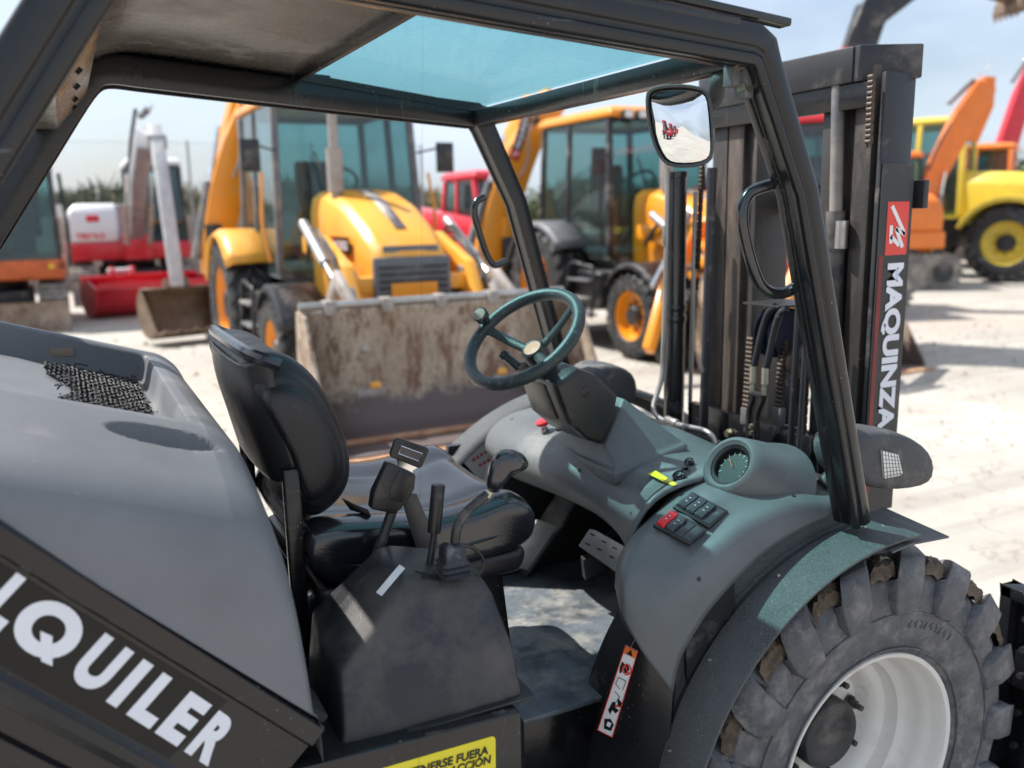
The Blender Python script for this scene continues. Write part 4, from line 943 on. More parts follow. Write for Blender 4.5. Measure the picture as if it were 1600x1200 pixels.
b = MB(); b.loft([[Vector((1.02,1.27,.60)),Vector((1.0,1.27,.9)),Vector((1.12,1.27,1.0)),Vector((1.12,1.27,.6))],[Vector((1.08,1.46,.60)),Vector((1.08,1.46,.9)),Vector((1.15,1.46,.98)),Vector((1.15,1.46,.6))]]); b.build('arch_box', 'matt_black', FK)
# pointed rubber flap at the front end of the fender
fl = [aY(x, y, Y) for x, y, Y in ((1335,812,1.27),(1380,792,1.30),(1483,838,1.20),(1425,849,1.15),(1395,862,1.145),(1345,835,1.24))]
b = MB(); b.add(fl + [p - Vector((0,0,.004)) for p in fl], [(0,1,2,3),(0,3,4,5),(9,8,7,6),(11,10,9,6)] + [(i, 6+i, 6+(i+1) % 6, (i+1) % 6) for i in range(6)]); b.build('fender_flap', 'dusty_black', FK, sharp=20)
# far side fender
b = MB(); b.loft(fring([(.662,2.345),(.674,2.35),(.682,2.365),(.684,2.44),(.678,2.462),(.63,2.48),(.63,2.465),(.66,2.45),(.662,2.36)], 40, 176, cx=1.44, cz=.46)); b.build('far_fender', 'dusty_black', FK, sharp=40)

# ---- tyre and wheel ----------------------------------------------------
def make_wheel(cx, cy, cz, face=-1, R=.485, Rr=.25, W=.33, lugs=17, rimm='white_rim', bolts=8, name='front_wheel'):
    """face=-1: outer side looks to -Y"""
    root = bpy.data.objects.new(name, None); COL.objects.link(root); root.parent = FK; root['org'] = FK['org']
    ax = Vector((0, face, 0)); org = Vector((cx, cy - face*0, cz)); yo = lambda h: h
    O = Vector((cx, cy, cz)) - ax*W/2      # tyre centre plane
    h = W/2
    prof = [(Rr+.002, h*.80),(Rr+.012, h*.90),(Rr+.03,h*.95),(Rr+.034,h*.96),(Rr+.06,h*1.0),(Rr+.064,h*1.0),(Rr+.10,h*1.02),(Rr+.14,h*1.0),(R-.072,h*.97),(R-.052,h*.90),(R-.040,h*.8),(R-.034,h*.4),(R-.032,0)]
    prof = prof + [(r, -q_) for r, q_ in prof[-2::-1]]
    b_ = MB(); b_.lathe(O, ax, prof, 96); ty = b_.build('tyre', 'rubber', root, sharp=50)
    e1 = Vector((1,0,0)); e2 = ax.cross(e1); 
    if e2.z < 0: e2 = -e2
    def P(r, ang, q_): return O + (e1*math.cos(ang) + e2*math.sin(ang))*r + ax*q_
    st = [(-.02,R+.0,.030,.018),(.03,R+.002,.033,.018),(.08,R+.002,.036,.018),(.12,R,.041,.018),(.153,R-.003,.047,.018),(.163,R-.012,.049,.018),(.176,R-.045,.050,.015),(.183,R-.085,.046,.010),(.176,R-.128,.034,.004)]
    for side in (1, -1):
        for k in range(lugs):
            th = 2*math.pi*(k + (.5 if side < 0 else 0))/lugs
            lb_ = MB(); secs = []
            for (w_, ro, hw, dd) in st:
                ang = th + 1.9*(max(w_,0)**1.0)*1.0*(1 if True else 0)
                wq = side*w_*(W/.33); inn = R-.05 if w_ < .155 else ro-.03-dd
                ta, tb = hw/ro*.82, hw/ro*1.0
                if w_ >= .165:   # sidewall part: thickness along the axle
                    secs.append([P(ro-.012, ang-tb, wq-side*.025), P(ro, ang-ta, wq), P(ro, ang+ta, wq), P(ro-.012, ang+tb, wq-side*.025)])
                else:
                    secs.append([P(inn, ang-tb, wq), P(ro, ang-ta, wq), P(ro, ang+ta, wq), P(inn, ang+tb, wq)])
            lb_.loft(secs); lb_.build('lug', 'rubber', root, bevel=.003, seg=2, sharp=45)
    # ribs moulded round the sidewall
    for rr in (Rr+.028, Rr+.112):
        b_ = MB(); b_.tube([P(rr, 2*math.pi*i/96, h*(.965 if rr < Rr+.05 else 1.022)) for i in range(96)], .0022, 6, closed=True); b_.build('sidewall_rib', 'rubber', root)
    for base in (1.35, 3.6):
        for i in range(9):
            t = base - i*.055; b_ = MB(); hh = .017
            b_.bar(P(Rr+.078, t-.010, h*1.012), P(Rr+.078+hh, t-.010, h*1.018), .0035, .003, ax); b_.bar(P(Rr+.078+hh, t-.010, h*1.018), P(Rr+.078+(i % 3)*.008, t+.014, h*1.016), .0035, .003, ax)
            b_.build('moulded_mark', 'rubber', root)
    rp2 = [(.02,-.02),(.09,-.02),(.150,-.028),(.158,-.018),(.163,.0),(.172,.012),(.178,.018),(.196,.022),(.203,.036),(.206,.052),(.216,.060),(.224,.066),(.229,.085),(.231,.10),(.238,.112),(.244,.122),(.246,.140),(.252,.150),(.262,.153),(.264,.148),(.257,.14),(.25,.11),(.24,.05)]
    k_ = Rr/.25
    b_ = MB(); b_.lathe(O, ax, [(r*k_, q_*W/.33 - .0) for r, q_ in rp2], 72); rim = b_.build('rim', rimm, root, sharp=40)
    b_ = MB(); b_.lathe(O, ax, [(.088*k_,-.03),(.088*k_,.028),(.082*k_,.036),(.06*k_,.037),(.055*k_,.034),(.0005,.034)], 36); b_.build('hub', 'machine_black', root)
    for i in range(bolts):
        a_ = 2*math.pi*(i+.3)/bolts; p = P(.121*k_, a_, -.02); b_ = MB(); b_.cyl(p, p + ax*.006, .017*k_, 14); b_.cyl(p, p + ax*.020, .0125*k_, 6); b_.cyl(p, p + ax*.040, .0075*k_, 10); b_.build('wheel_bolt', 'machine_black', root)
    p = P(.19*k_, 1.75, .022); b_ = MB(); b_.cyl(p, p + ax*.02 - (p-O).normalized()*.02, .006, 8); b_.build('valve', 'machine_black', root)
    return root, P, O
wh, WP, WO = make_wheel(WX+.008, 1.2, WZ, Rr=.243)
# dried mud caught between the lugs
rng = random.Random(11)
for i in range(11):
    ang = 2*math.pi*(i + .5)/17
    bmud = MB(); vs = []; n1, n2 = 9, 8
    rows = []
    for a in range(n1):
        row = []
        for c_ in range(n2):
            u_, v_ = a/(n1-1)*2-1, c_/(n2-1)*2-1
            kk = math.sqrt(max(0, 1 - .9*max(abs(u_), abs(v_))**3))
            hgt = .022*kk + .012*noise.noise(Vector((u_*2.3+i*3, v_*2.3, i)))
            q_ = .128 + .032*u_
            rr = R0 if False else .449 + hgt - (.02 if u_ > .8 else 0)
            an = ang + 1.9*q_ + .082*v_*(1+.2*noise.noise(Vector((u_*3,i,0))))
            row.append(WP(rr, an, q_))
        rows.append(row)
    bmud.grid(rows); bmud.build('dried_mud', 'mud', wh, sharp=25)
W2 = copy_tree(wh, FK); W2.name = 'front_wheel'; W2.location = (0,0,0)
W2.rotation_euler = (0, 0, math.pi); W2.location = (1.14, .15, 0)
W3 = copy_tree(wh, FK); W3.name = 'rear_wheel'; W3.scale = (.8,.8,.8); W3.location = (-1.8, -.07, 0)

# ---- cage ---------------------------------------------------------------
def cage_path():
    t = Vector((.555, 0, .832)).normalized(); nrm = Vector((t.z, 0, -t.x))
    lowr = Vector((.07,0,1.95)) - nrm*.030
    foot = lowr - t*1.05
    corner = Vector((.118,0,2.045)); 
    p = [foot, lowr - t*.3, lowr - t*.02]
    p += spl([tuple(lowr - t*.02), (.085,0,2.018), (.13,0,2.040), (.20,0,2.036)], 4)[1:]
    front = Vector((1.098,0,1.963))
    p += [Vector((.6,0,2.003)), front + Vector((-.025,0,.003)), front + Vector((-.005,0,-.007)), front + Vector((.006,0,-.03))]
    return p
cp_path = cage_path()
pf = [Vector((p.x, 0, p.z)) for p in (aY(1267,300,1.2), aY(1306,540,1.2), aY(1352,822,1.2))]
cp_path += pf
secp = [(-.034,0),(-.034,.010),(-.026,.013),(-.026,.034),(-.030,.038),(-.030,.058),(.030,.058),(.030,.038),(.026,.034),(.026,.013),(.034,.010),(.034,0),(.030,-.006),(.018,-.008),(.013,-.002),(.006,-.002),(.002,-.008),(-.018,-.008),(-.030,-.006)]
scl = [1.15]*3 + [1.15]*(len(cp_path)-3-3-4) + [1.12, 1.05, .95, .85] + [.72, .70, .68]
for nm, Y0, sgn_ in (('cage_side_frame', 1.208, 1), ('cage_side_frame', 2.392, -1)):
    b = MB(); b.sweep([Vector((p.x, Y0, p.z)) for p in cp_path], [(a_, c_*sgn_) for a_, c_ in secp], scale=scl)
    b.build(nm, 'black_paint', FK, bevel=.0025, seg=2, sharp=40)
# front cross bar, roof sheet, glass
xf = 1.085
b = MB(); b.sweep([(xf,1.22,1.955),(xf,2.38,1.955)], [(-.022,-.022),(.022,-.022),(.024,.026),(-.020,.026)], side=(1,0,0)); b.build('cage_crossbar', 'black_paint', FK, bevel=.004)
sheet = spl([(-.03,0,1.905),(.00,0,1.955),(.045,0,2.015),(.10,0,2.055),(.17,0,2.078),(.30,0,2.072),(.575,0,2.045)], 5)
b = MB(); b.grid([[Vector((p.x, Y, p.z)) for p in sheet] for Y in (1.215, 1.3, 1.8, 2.3, 2.398)]); b.build('roof_panel', 'roof_sheet', FK, solid=.004, soff=1)
b = MB(); b.prism([(-.035,1.28,1.90),(.015,1.28,1.90),(.085,1.28,1.985),(.06,1.28,2.01)], (0,1.06,0)); b.build('rear_crossbar', 'roof_sheet', FK, bevel=.004)
for Y in (2.10,2.25,1.9,1.7):
    p = Vector((.052, Y, 1.9425)); b = MB(); b.cyl(p + Vector((.003,0,-.0035)), p - Vector((.002,0,-.002)), .006, 10); b.build('plug', 'matt_black', FK)
b = MB(); b.grid([[aY(x, y, Y) for x, y in r] for r, Y in (([(131,150),(150,150)],2.0),([(124,85),(158,70)],1.75),([(140,50),(160,52)],1.6))])
# rails inside the cage carrying the glass
for Y, w_ in ((1.250,.018),(2.345,.03)): b = MB(); b.box((.83,Y,2.012),(.55,w_,.02), M=Matrix.Rotation(R_(7.2),3,'Y')); b.build('glass_rail', 'black_paint', FK)
b = MB(); b.prism([(.562,1.245,2.050),(1.095,1.245,1.988),(1.095,2.355,1.988),(.562,2.355,2.050)], (0,0,.006)); rg = b.build('roof_glass', 'roof_glass', FK)
b = MB(); b.sweep([(.57,1.24,2.040),(.57,2.36,2.040)], [(-.012,-.006),(.012,-.006),(.012,.006),(-.012,.006)], side=(1,0,0)); b.build('glass_frame', 'black_paint', FK)
b = MB(); b.box((.36,2.383,2.052),(.62,.024,.045), M=Matrix.Rotation(R_(3.5),3,'Y')); b.build('roof_edge', 'black_paint', FK, bevel=.003)
b = MB(); b.box((.7,1.218,2.045),(.9,.03,.014), M=Matrix.Rotation(R_(5),3,'Y')); b.build('roof_edge', 'black_paint', FK, bevel=.004)
b = MB(); b.prism([(.06,1.20,2.062),(1.035,1.20,1.990),(1.035,1.30,1.990),(.06,1.30,2.062)], (0,0,.014)); b.build('roof_rim', 'black_paint', FK, bevel=.004)
# grab handles, near and far
hp = [(1208,288),(1172,302),(1160,335),(1166,380),(1181,430),(1196,452),(1222,458),(1248,447)]
b = MB(); b.tube(spl([aY(x, y, 1.285 + (0 if 0 < i < 7 else -.012)) for i, (x, y) in enumerate(hp)], 6), .0115, 12); b.build('grab_handle', 'vinyl', FK)
hp = [(757,308),(744,316),(741,335),(749,365),(760,398),(772,414),(790,408)]
b = MB(); b.tube(spl([aY(x, y, 2.33) for x, y in hp], 6), .0105, 10); b.build('grab_handle', 'vinyl', FK)
b = MB(); b.box(aY(774,239,2.42), (.04,.03,.03)); b.build('mirror_bracket', 'black_paint', FK, bevel=.003)
# work light tube and teal plate under the front bar
b = MB(); b.prism([aX(x, y, 1.10) for x, y in ((952,124),(1000,108),(1000,140),(955,148))], (.006,0,0)); b.build('lamp_plate', 'teal_plate', FK, bevel=.002)
b = MB(); b.cyl(aX(950,142,1.085), aX(995,134,1.085), .0105, 16); lt = b.build('tube_level', 'lime_tube', FK, bevel=.002)
for e in ((948,142.5),(990,135)): p = aX(*e, 1.084); d = (aX(995,134,1.085)-aX(950,142,1.085)).normalized(); b = MB(); b.cyl(p, p + d*.012, .0122, 14); b.build('tube_cap', 'fender_grey', lt)

# ---- mirror ---------------------------------------------------------------
mo = [(1007,150),(1012,138),(1030,132),(1065,130),(1095,134),(1108,142),(1113,165),(1116,205),(1117,240),(1110,256),(1085,263),(1050,263),(1035,256),(1020,230),(1010,190)]
MY = lambda x: 1.36 - (x-1007)*.0008
P = [aY(x, y, MY(x)) for x, y in mo]; cen = sum(P, Vector())/len(P); nn = -(P[3]-P[0]).cross(P[8]-P[0]).normalized()
nn = nn if nn.dot(CAM-cen) > 0 else -nn
def ring_(k, d): return [cen + (p-cen)*k + nn*d for p in P]
b = MB(); b.loft([ring_(.55,-.045), ring_(.85,-.038), ring_(.98,-.018), ring_(1.0,.0), ring_(.985,.006), ring_(.93,.006), ring_(.915,.001)], caps=False); b.add(ring_(.55,-.045), [tuple(range(len(P)))]); mh = b.build('mirror_housing', 'dusty_black', FK, sub=1)
b = MB(); rows = [ring_(k, .002 - .010*k*k) for k in (.93,.8,.6,.4,.2,.02)]; b.loft([[p - nn*.0 for p in r] for r in rows], caps=False); b.add(rows[-1], [tuple(range(len(P)))]); mgl = b.build('mirror_glass', 'mirror_glass', mh, sharp=180)
b = MB(); b.tube(spl([aY(1108,165,1.34), aY(1118,150,1.33), aY(1122,128,1.31), aY(1140,118,1.29), aY(1160,115,1.27)], 5), .016, 12); b.build('mirror_arm', 'dusty_black', FK)
b = MB(); b.box(aY(1150,120,1.262), (.035,.03,.035)); b.box(aY(1163,122,1.25), (.02,.03,.07)); b.build('mirror_clamp', 'machine_grey', FK, bevel=.003)
for x, y in ((1150,103),(1158,140)): p = aY(x, y, 1.255); b = MB(); b.cyl(p, p+Vector((0,-.02,.004)), .011, 6); b.build('clamp_bolt', 'zinc', FK)

# ---- head lamps -----------------------------------------------------------
def headlamp(pts_px, Y, dep, nm='headlight'):
    P = [aY(x, y, Y) for x, y in pts_px]; cen = sum(P, Vector())/len(P); P = [cen + (p-cen)*.95 for p in P]; b_ = MB()
    b_.loft([[cen + (p-cen)*k + Vector((0, d, 0)) for p in P] for d, k in ((-dep*.5,.84),(-dep*.44,.94),(-dep*.2,1.0),(dep*.25,.98),(dep*.42,.90),(dep*.5,.7))])
    return b_.build(nm, 'fender_plastic', FK, sub=1), P
mat('fender_plastic', (.055,.056,.06), .55, dust=(.22,.21,.2), dust_amt=.25, dust_scale=9, bump=.4, bscale=300)
hl, _ = headlamp([(1282,690),(1292,668),(1330,660),(1380,662),(1420,685),(1438,710),(1438,742),(1420,755),(1375,762),(1320,758),(1286,735)], 1.33, .12)
b = MB(); lp_ = [aY(x, y, 1.266) for x, y in ((1379,704),(1404,710),(1411,740),(1405,744),(1382,748))]; b.prism(lp_, (0,.01,0)); ln = b.build('side_lens', 'lamp_lens', hl, bevel=.001)
b = MB()
for i in range(7):
    a_, c_ = lerp2((1379,704),(1382,748),i/6.5), lerp2((1404,710),(1411,742),i/6.5); b.bar(aY(*a_,1.2655), aY(*c_,1.2655), .001, .0008, (0,1,0))
for i in range(6):
    a_, c_ = lerp2((1379,704),(1404,710),i/5.5), lerp2((1382,748),(1410,743),i/5.5); b.bar(aY(*a_,1.2655), aY(*c_,1.2655), .001, .0008, (0,1,0))
b.build('lens_grid', 'machine_grey', hl)
hl2, _ = headlamp([(902,575),(915,562),(950,562),(975,575),(982,600),(978,622),(960,640),(920,640),(900,610)], 2.32, .16)
b = MB(); b.tube(spl([aY(1285,758,1.34), aY(1300,742,1.34), aY(1320,735,1.34)], 4), .016, 8); b.box(aY(1270,755,1.40), (.05,.04,.02)); b.build('headlight_bracket', 'machine_black', FK, bevel=.002)
b = MB(); b.tube(spl([aY(1255,790,1.45), aY(1275,772,1.40), aY(1300,762,1.36), aY(1330,768,1.33)],4), .006, 6); b.build('cable', 'machine_black', FK)

# ---- mast -----------------------------------------------------------------
MX = 1.80
def col(nm, pxs, x, m_, dx, parent=FK, z0=None, **k):
    """upright whose rear face has the picture edges pxs = ((x at top, y),(x at bottom, y)) for left and right sides"""
    P = [aX(px, py, x) for px, py in pxs]
    if z0 is not None:
        for i in (1, 2): 
            a_, c_ = P[0 if i == 1 else 3], P[i]; t_ = (z0 - a_.z)/(c_.z - a_.z); P[i] = a_.lerp(c_, t_)
    b_ = MB(); b_.prism(P, (dx,0,0)); return b_.build(nm, m_, parent, bevel=.003, **k)
# left rail: channel and web
YL = [2.19, 2.075, 2.06, 2.0]
b = MB()
chan = [(0,2.20),(0,2.135),(.012,2.135),(.012,2.128),(0,2.128),(0,2.062),(.018,2.062),(.018,2.02),(0,2.02),(0,2.005),(.13,2.005),(.13,2.03),(.03,2.04),(.03,2.18),(.13,2.18),(.13,2.20)]
b.loft([[Vector((MX + x, Y, z)) for x, Y in chan] for z in (.10, 2.03)]); b.build('mast_rail', 'mast_steel', FK, bevel=.002)
chan2 = [(x_, y_ + .055) for x_, y_ in [(0,1.56),(0,1.60),(.02,1.60),(.02,1.635),(0,1.635),(0,1.66),(.012,1.66),(.012,1.67),(0,1.67),(0,1.705),(.13,1.705),(.13,1.69),(.03,1.68),(.03,1.59),(.02,1.575),(.105,1.575),(.105,1.545),(0,1.545)]]
b = MB(); b.loft([[Vector((MX + x, Y, z)) for x, Y in chan2] for z in (.10, 2.03)]); b.build('mast_rail', 'mast_steel', FK, bevel=.002)
# inner rails
for Y in (1.56,): b = MB(); b.box((MX+.052, Y+.014, 1.06), (.105,.014,1.90)); b.build('side_plate', 'machine_black', FK, bevel=.003)
# top beam, turned forward over the near rail
tp = [aX(1232,75,MX-.03), aX(1376,52,MX-.03)]
b = MB(); zt1 = 2.078; b.prism([(MX-.03,2.24,zt1-.095),(MX-.03,2.24,zt1),(MX-.03,1.645,zt1),(MX-.03,1.645,zt1-.085)], (.04,0,0)); b.prism([(MX-.03,1.625,zt1),(MX+.11,1.555,zt1),(MX+.11,1.555,zt1-.08),(MX-.03,1.625,zt1-.085)], (.01,.04,0)); b.build('mast_top_beam', 'machine_black', FK, bevel=.004)
b = MB(); b.prism([(MX-.02,2.27,1.93),(MX-.02,2.27,2.03),(MX-.02,1.60,1.99),(MX-.02,1.60,1.93)], (.02,0,0)); b.build('mast_plate', 'black_paint', FK, bevel=.003)
for z in (1.72,1.0,.5): b = MB(); b.box((MX+.135, 1.86, z), (.02,.64,.07)); b.build('mast_stay', 'machine_black', FK, bevel=.003)
# lift cylinders
def cylx(nm, top, bot, w, x, m_, **k):
    a_, c_ = aX(*top, x), aX(*bot, x); D = (ROT.transposed() @ (a_ - CAM)).z; r = w/2/FPX*D; b_ = MB(); b_.cyl(c_, a_, r, 20); return b_.build(nm, m_, FK, **k), r
cy, r0 = cylx('lift_cylinder', (1057,268), (1052,705), 33, 1.72, 'vinyl')
a_, c_ = aX(1057,268,1.72), aX(1052,705,1.72)
for t_ in (0, .46, .50): p = a_.lerp(c_, t_); b = MB(); b.cyl(p, p + (c_-a_).normalized()*.02, r0*1.12, 20); b.build('cylinder_collar', 'vinyl', cy, bevel=.002)
cylx('lift_cylinder', (1310,120), (1306,330), 20, 1.79, 'machine_grey')
cylx('lift_cylinder', (1306,330), (1300,620), 30, 1.79, 'machine_black')
b = MB(); p_ = aX(1316,345,1.78); b.cyl(p_, p_ - Vector((0,0,.07)), .016, 14); b.build('cylinder_fitting', 'steel', FK)
for px0, px1, w, m_ in ((1113,1098,15,'hose_rubber'),(1247,1232,10,'hose_rubber'),(1262,1246,10,'hose_rubber')):
    y0 = 262 if px0 == 1113 else 455
    cylx('hose', (px0 + (0 if px0 == 1113 else 2), y0), (px1, 700 if px0 == 1113 else 745), w, 1.70, m_)
cylx('chain_guard', (1087,300), (1078,640), 7, 1.77, 'pipe_steel')
# roller chains
def chain(pxt, pxb, y0, y1, x, w=.0135):
    a_, c_ = aX(pxt, y0, x), aX(pxb, y1, x); L = (c_-a_).length; n = int(L/.0125); b_ = MB(); d = (c_-a_).normalized()
    for i in range(n):
        p = a_ + d*(L*i/n)
        b_.cyl(p + Vector((0,-w*.9,0)), p + Vector((0,w*.9,0)), .0066, 8)
        s_ = w*(.9 if i % 2 else .55)
        for sg in (-1, 1): b_.box(p + Vector((0, sg*s_, 0)) + d*.006, (.009,.003,.0155))
    return b_.build('lift_chain', 'rust_chain', FK, sharp=60)
chain(1173,1166,530,640,1.74); chain(1224,1217,535,640,1.74); chain(1097,1090,262,420,1.775,.006); chain(1262,1252,560,750,1.78,.006); chain(1362,1357,120,230,1.775,.008)
for x_, y_ in ((1166,650),(1217,650)): p = aX(x_, y_, 1.74); b = MB(); b.box(p, (.02,.03,.05)); b.cyl(p, p-Vector((0,0,.05)), .006, 8); b.build('chain_anchor', 'machine_grey', FK, bevel=.002)
# hose reel over which the two hoses run
rc = aX(1222,520,1.78); b = MB()
for dy in (-.045,-.018,.012,.04): b.lathe(rc + Vector((0,dy,0)), (0,1,0), [(.0005,-.004),(.068,-.004),(.072,0),(.068,.004),(.0005,.004)], 40)
b.cyl(rc - Vector((0,.045,0)), rc + Vector((0,.045,0)), .052, 30); b.build('hose_reel', 'navy_nylon', FK)
b = MB(); b.box(aX(1222,474,1.76), (.16,.14,.006)); b.build('reel_cover', 'machine_black', FK, bevel=.002)
b = MB(); b.box((MX+.02, rc.y+.02, rc.z-.16), (.02,.12,.22)); b.build('reel_bracket', 'machine_black', FK, bevel=.003)
pw = aX(1256,566,1.77); b = MB(); b.lathe(pw, (-.6,-1,0), [(.0005,.02),(.012,.02),(.014,.012),(.020,.012),(.022,.018),(.028,.018),(.045,.014),(.048,0),(.048,-.015),(.0005,-.015)], 32); b.build('chain_pulley', 'rust_chain', FK, sharp=30)
for pts_, yb2 in (([(1212,478),(1200,490),(1190,520),(1181,560),(1178,572)],0),([(1230,482),(1218,492),(1209,520),(1201,560),(1197,575)],0)):
    b = MB(); b.tube(spl([aX(x, y, 1.69) for x, y in pts_], 5), .0098, 12); b.build('hose', 'hose_rubber', FK)
    x, y = pts_[-1]; a_ = aX(x, y, 1.69); b = MB(); b.cyl(a_, a_ - Vector((0,0,.045)), .0118, 14); b.cyl(a_ - Vector((0,0,.045)), a_ - Vector((0,0,.058)), .0095, 6); b.cyl(a_ - Vector((0,0,.058)), a_ - Vector((0,0,.075)), .0118, 6); b.build('hose_fitting', 'zinc', FK)
for pts_ in ([(1177,605),(1176,625),(1171,640),(1170,665),(1170,690)], [(1194,608),(1192,625),(1184,645),(1182,665),(1182,692)]):
    b = MB(); b.tube(spl([aX(x, y, 1.69) for x, y in pts_], 5), .0085, 10); b.build('hose', 'black_plastic', FK)
b = MB(); b.box(aX(1184,615,1.69), (.02,.05,.014)); b.build('hose_clamp', 'machine_black', FK, bevel=.002)
for y_ in (666,676): p = aX(1175,y_,1.675); b = MB(); b.cyl(p, p-Vector((.008,0,0)), .0075, 6); b.build('clamp_bolt', 'zinc', FK)
# crossmember between the rails with two big bolts
P = [aX(x, y, 1.74) for x, y in ((1094,619),(1262,664),(1262,760),(1094,705))]; P[1].z = P[0].z = 1.085; P[2].z = P[3].z = .93; P[0].y = P[3].y = 2.22; P[1].y = P[2].y = 1.62
b = MB(); b.prism(P, (.03,0,0)); b.build('mast_crossmember', 'black_paint', FK, bevel=.002)
for x_, y_ in ((1140,677),(1211,699)): p = aX(x_, y_, 1.738); b = MB(); b.cyl(p, p-Vector((.003,0,0)), .0145, 16); b.cyl(p, p-Vector((.013,0,0)), .0115, 6); b.build('bolt', 'zinc', FK)
# bent steel tube beside the cylinder
pp = [aX(x, y, X_) for x, y, X_ in ((1043,262,1.66),(1042,360,1.66),(1039,480,1.66),(1036,560,1.66),(1034,590,1.65),(1027,615,1.63),(1021,635,1.61),(1026,650,1.60),(1045,660,1.58),(1080,668,1.56),(1105,675,1.55),(1117,690,1.55),(1120,712,1.55))]
b = MB(); b.tube(spl(pp, 4), .0082, 12); b.build('steel_tube', 'pipe_steel', FK)
b = MB(); a_, c_ = aX(1042,656,1.582), aX(1058,662,1.572); b.cyl(a_, c_, .0125, 16); b.build('tube_joint', 'pipe_steel', FK, bevel=.001)
b = MB(); a_, c_ = aX(1041,352,1.66), aX(1040,385,1.66); b.cyl(a_, c_, .0125, 6); b.build('tube_nut', 'pipe_steel', FK, bevel=.001)
b = MB(); b.tube(spl([aX(1070,668,1.56), aX(1068,690,1.56), aX(1067,705,1.56)],3), .006, 8); b.build('steel_tube', 'pipe_steel', FK)
mat('banner_red', (.22, .02, .018), .5)
# banner on the near rail
by = 1.557
bx0, bx1 = aY(1375,330,by).x, aY(1434,330,by).x
b = MB(); Zt, Zb = aY(1405,255,by).z, .90
sx0, sx1 = MX-.002, MX+.108
b.prism([(sx0,by,Zt),(sx1,by,Zt),(sx1,by,Zb),(sx0,by,Zb)], (0,.004,0)); bn = b.build('banner', 'machine_black', FK)
def bnr(nm, x0, x1, z0, z1, m_, off=.001): b_ = MB(); b_.prism([(x0,by-off,z0),(x1,by-off,z0),(x1,by-off,z1),(x0,by-off,z1)], (0,.0006,0)); return b_.build(nm, m_, bn)
zr1, zr0 = aY(1405,315,by).z, aY(1405,398,by).z
bnr('red_stripe', sx0+.002, sx0+.016, Zb, zr0, 'banner_red')
bnr('red_square', sx0+.022, sx1-.012, zr0, zr1, 'sign_red')
# zigzag mark in the square
w_ = sx1-.012-sx0-.022; h_ = zr1-zr0; cx_ = sx0+.022
zz = [(.18,.80),(.52,.90),(.86,.42)]; b = MB()
for seg_ in (((.18,.92),(.86,.38)),((.86,.38),(.42,.50)),((.42,.50),(.78,.14)),((.2,.36),(.62,.18)),((.2,.56),(.22,.22))):
    b.bar((cx_+seg_[0][0]*w_, by-.002, zr0+seg_[0][1]*h_), (cx_+seg_[1][0]*w_, by-.002, zr0+seg_[1][1]*h_), .011, .0008, (0,1,0))
b.build('banner_mark', 'white_paint', bn)
zl1, zl0 = zr0 - .02, aY(1400,668,by).z
text('banner_lettering', 'MAQUINZA', (sx0+.034, by-.0018, zl1), (0,0,-1), (1,0,0), zl1 - zl0, .058, 'letter_white', bn, bold=.05, depth=0)
# lower frame and fork carriage ahead of the wheel
b = MB(); b.box((MX+.24,1.86,.55), (.04,1.36,.1)); b.box((MX+.24,1.86,.20),(.04,1.36,.1)); b.build('fork_carriage', 'black_paint', FK, bevel=.004)
cx1 = MX + .21
b = MB(); fr_ = [aX(x, y, 2.03) for x, y in ((1545,965),(1590,980))]
for Y, w_ in ((1.19,.035),(1.285,.03)): b.box((2.03, Y, .46), (.05,w_,.60))
b.box((2.03,1.235,.745),(.05,.13,.03)); b.box((2.03,1.235,.19),(.05,.13,.03)); b.box((2.05,1.235,.46),(.01,.10,.56)); b.build('carriage_frame', 'black_paint', FK, bevel=.003)
for z in (.70,.62,.55,.45,.36): b = MB(); b.cyl((2.005,1.222,z),(1.99,1.222,z),.008,8); b.build('bolt', 'machine_black', FK)
for Y in (1.55, 2.15):
    b = MB(); b.box((MX+.29,Y,.36),(.045,.12,.62)); b.prism([(MX+.27,Y-.06,.09),(MX+1.35,Y-.06,.055),(MX+1.35,Y-.06,.05),(MX+.27,Y-.06,.045)], (0,.12,0)); b.build('fork', 'worn_steel', FK, bevel=.003)
b = MB(); b.box((1.2,1.8,.36), (2.2,.5,.22)); b.cyl((WX,1.4,WZ),(WX,2.3,WZ),.09,20); b.build('axle', 'matt_black', FK)
b = MB(); b.box((1.70,1.88,.55),(.05,.95,.5)); b.build('mast_base', 'matt_black', FK)
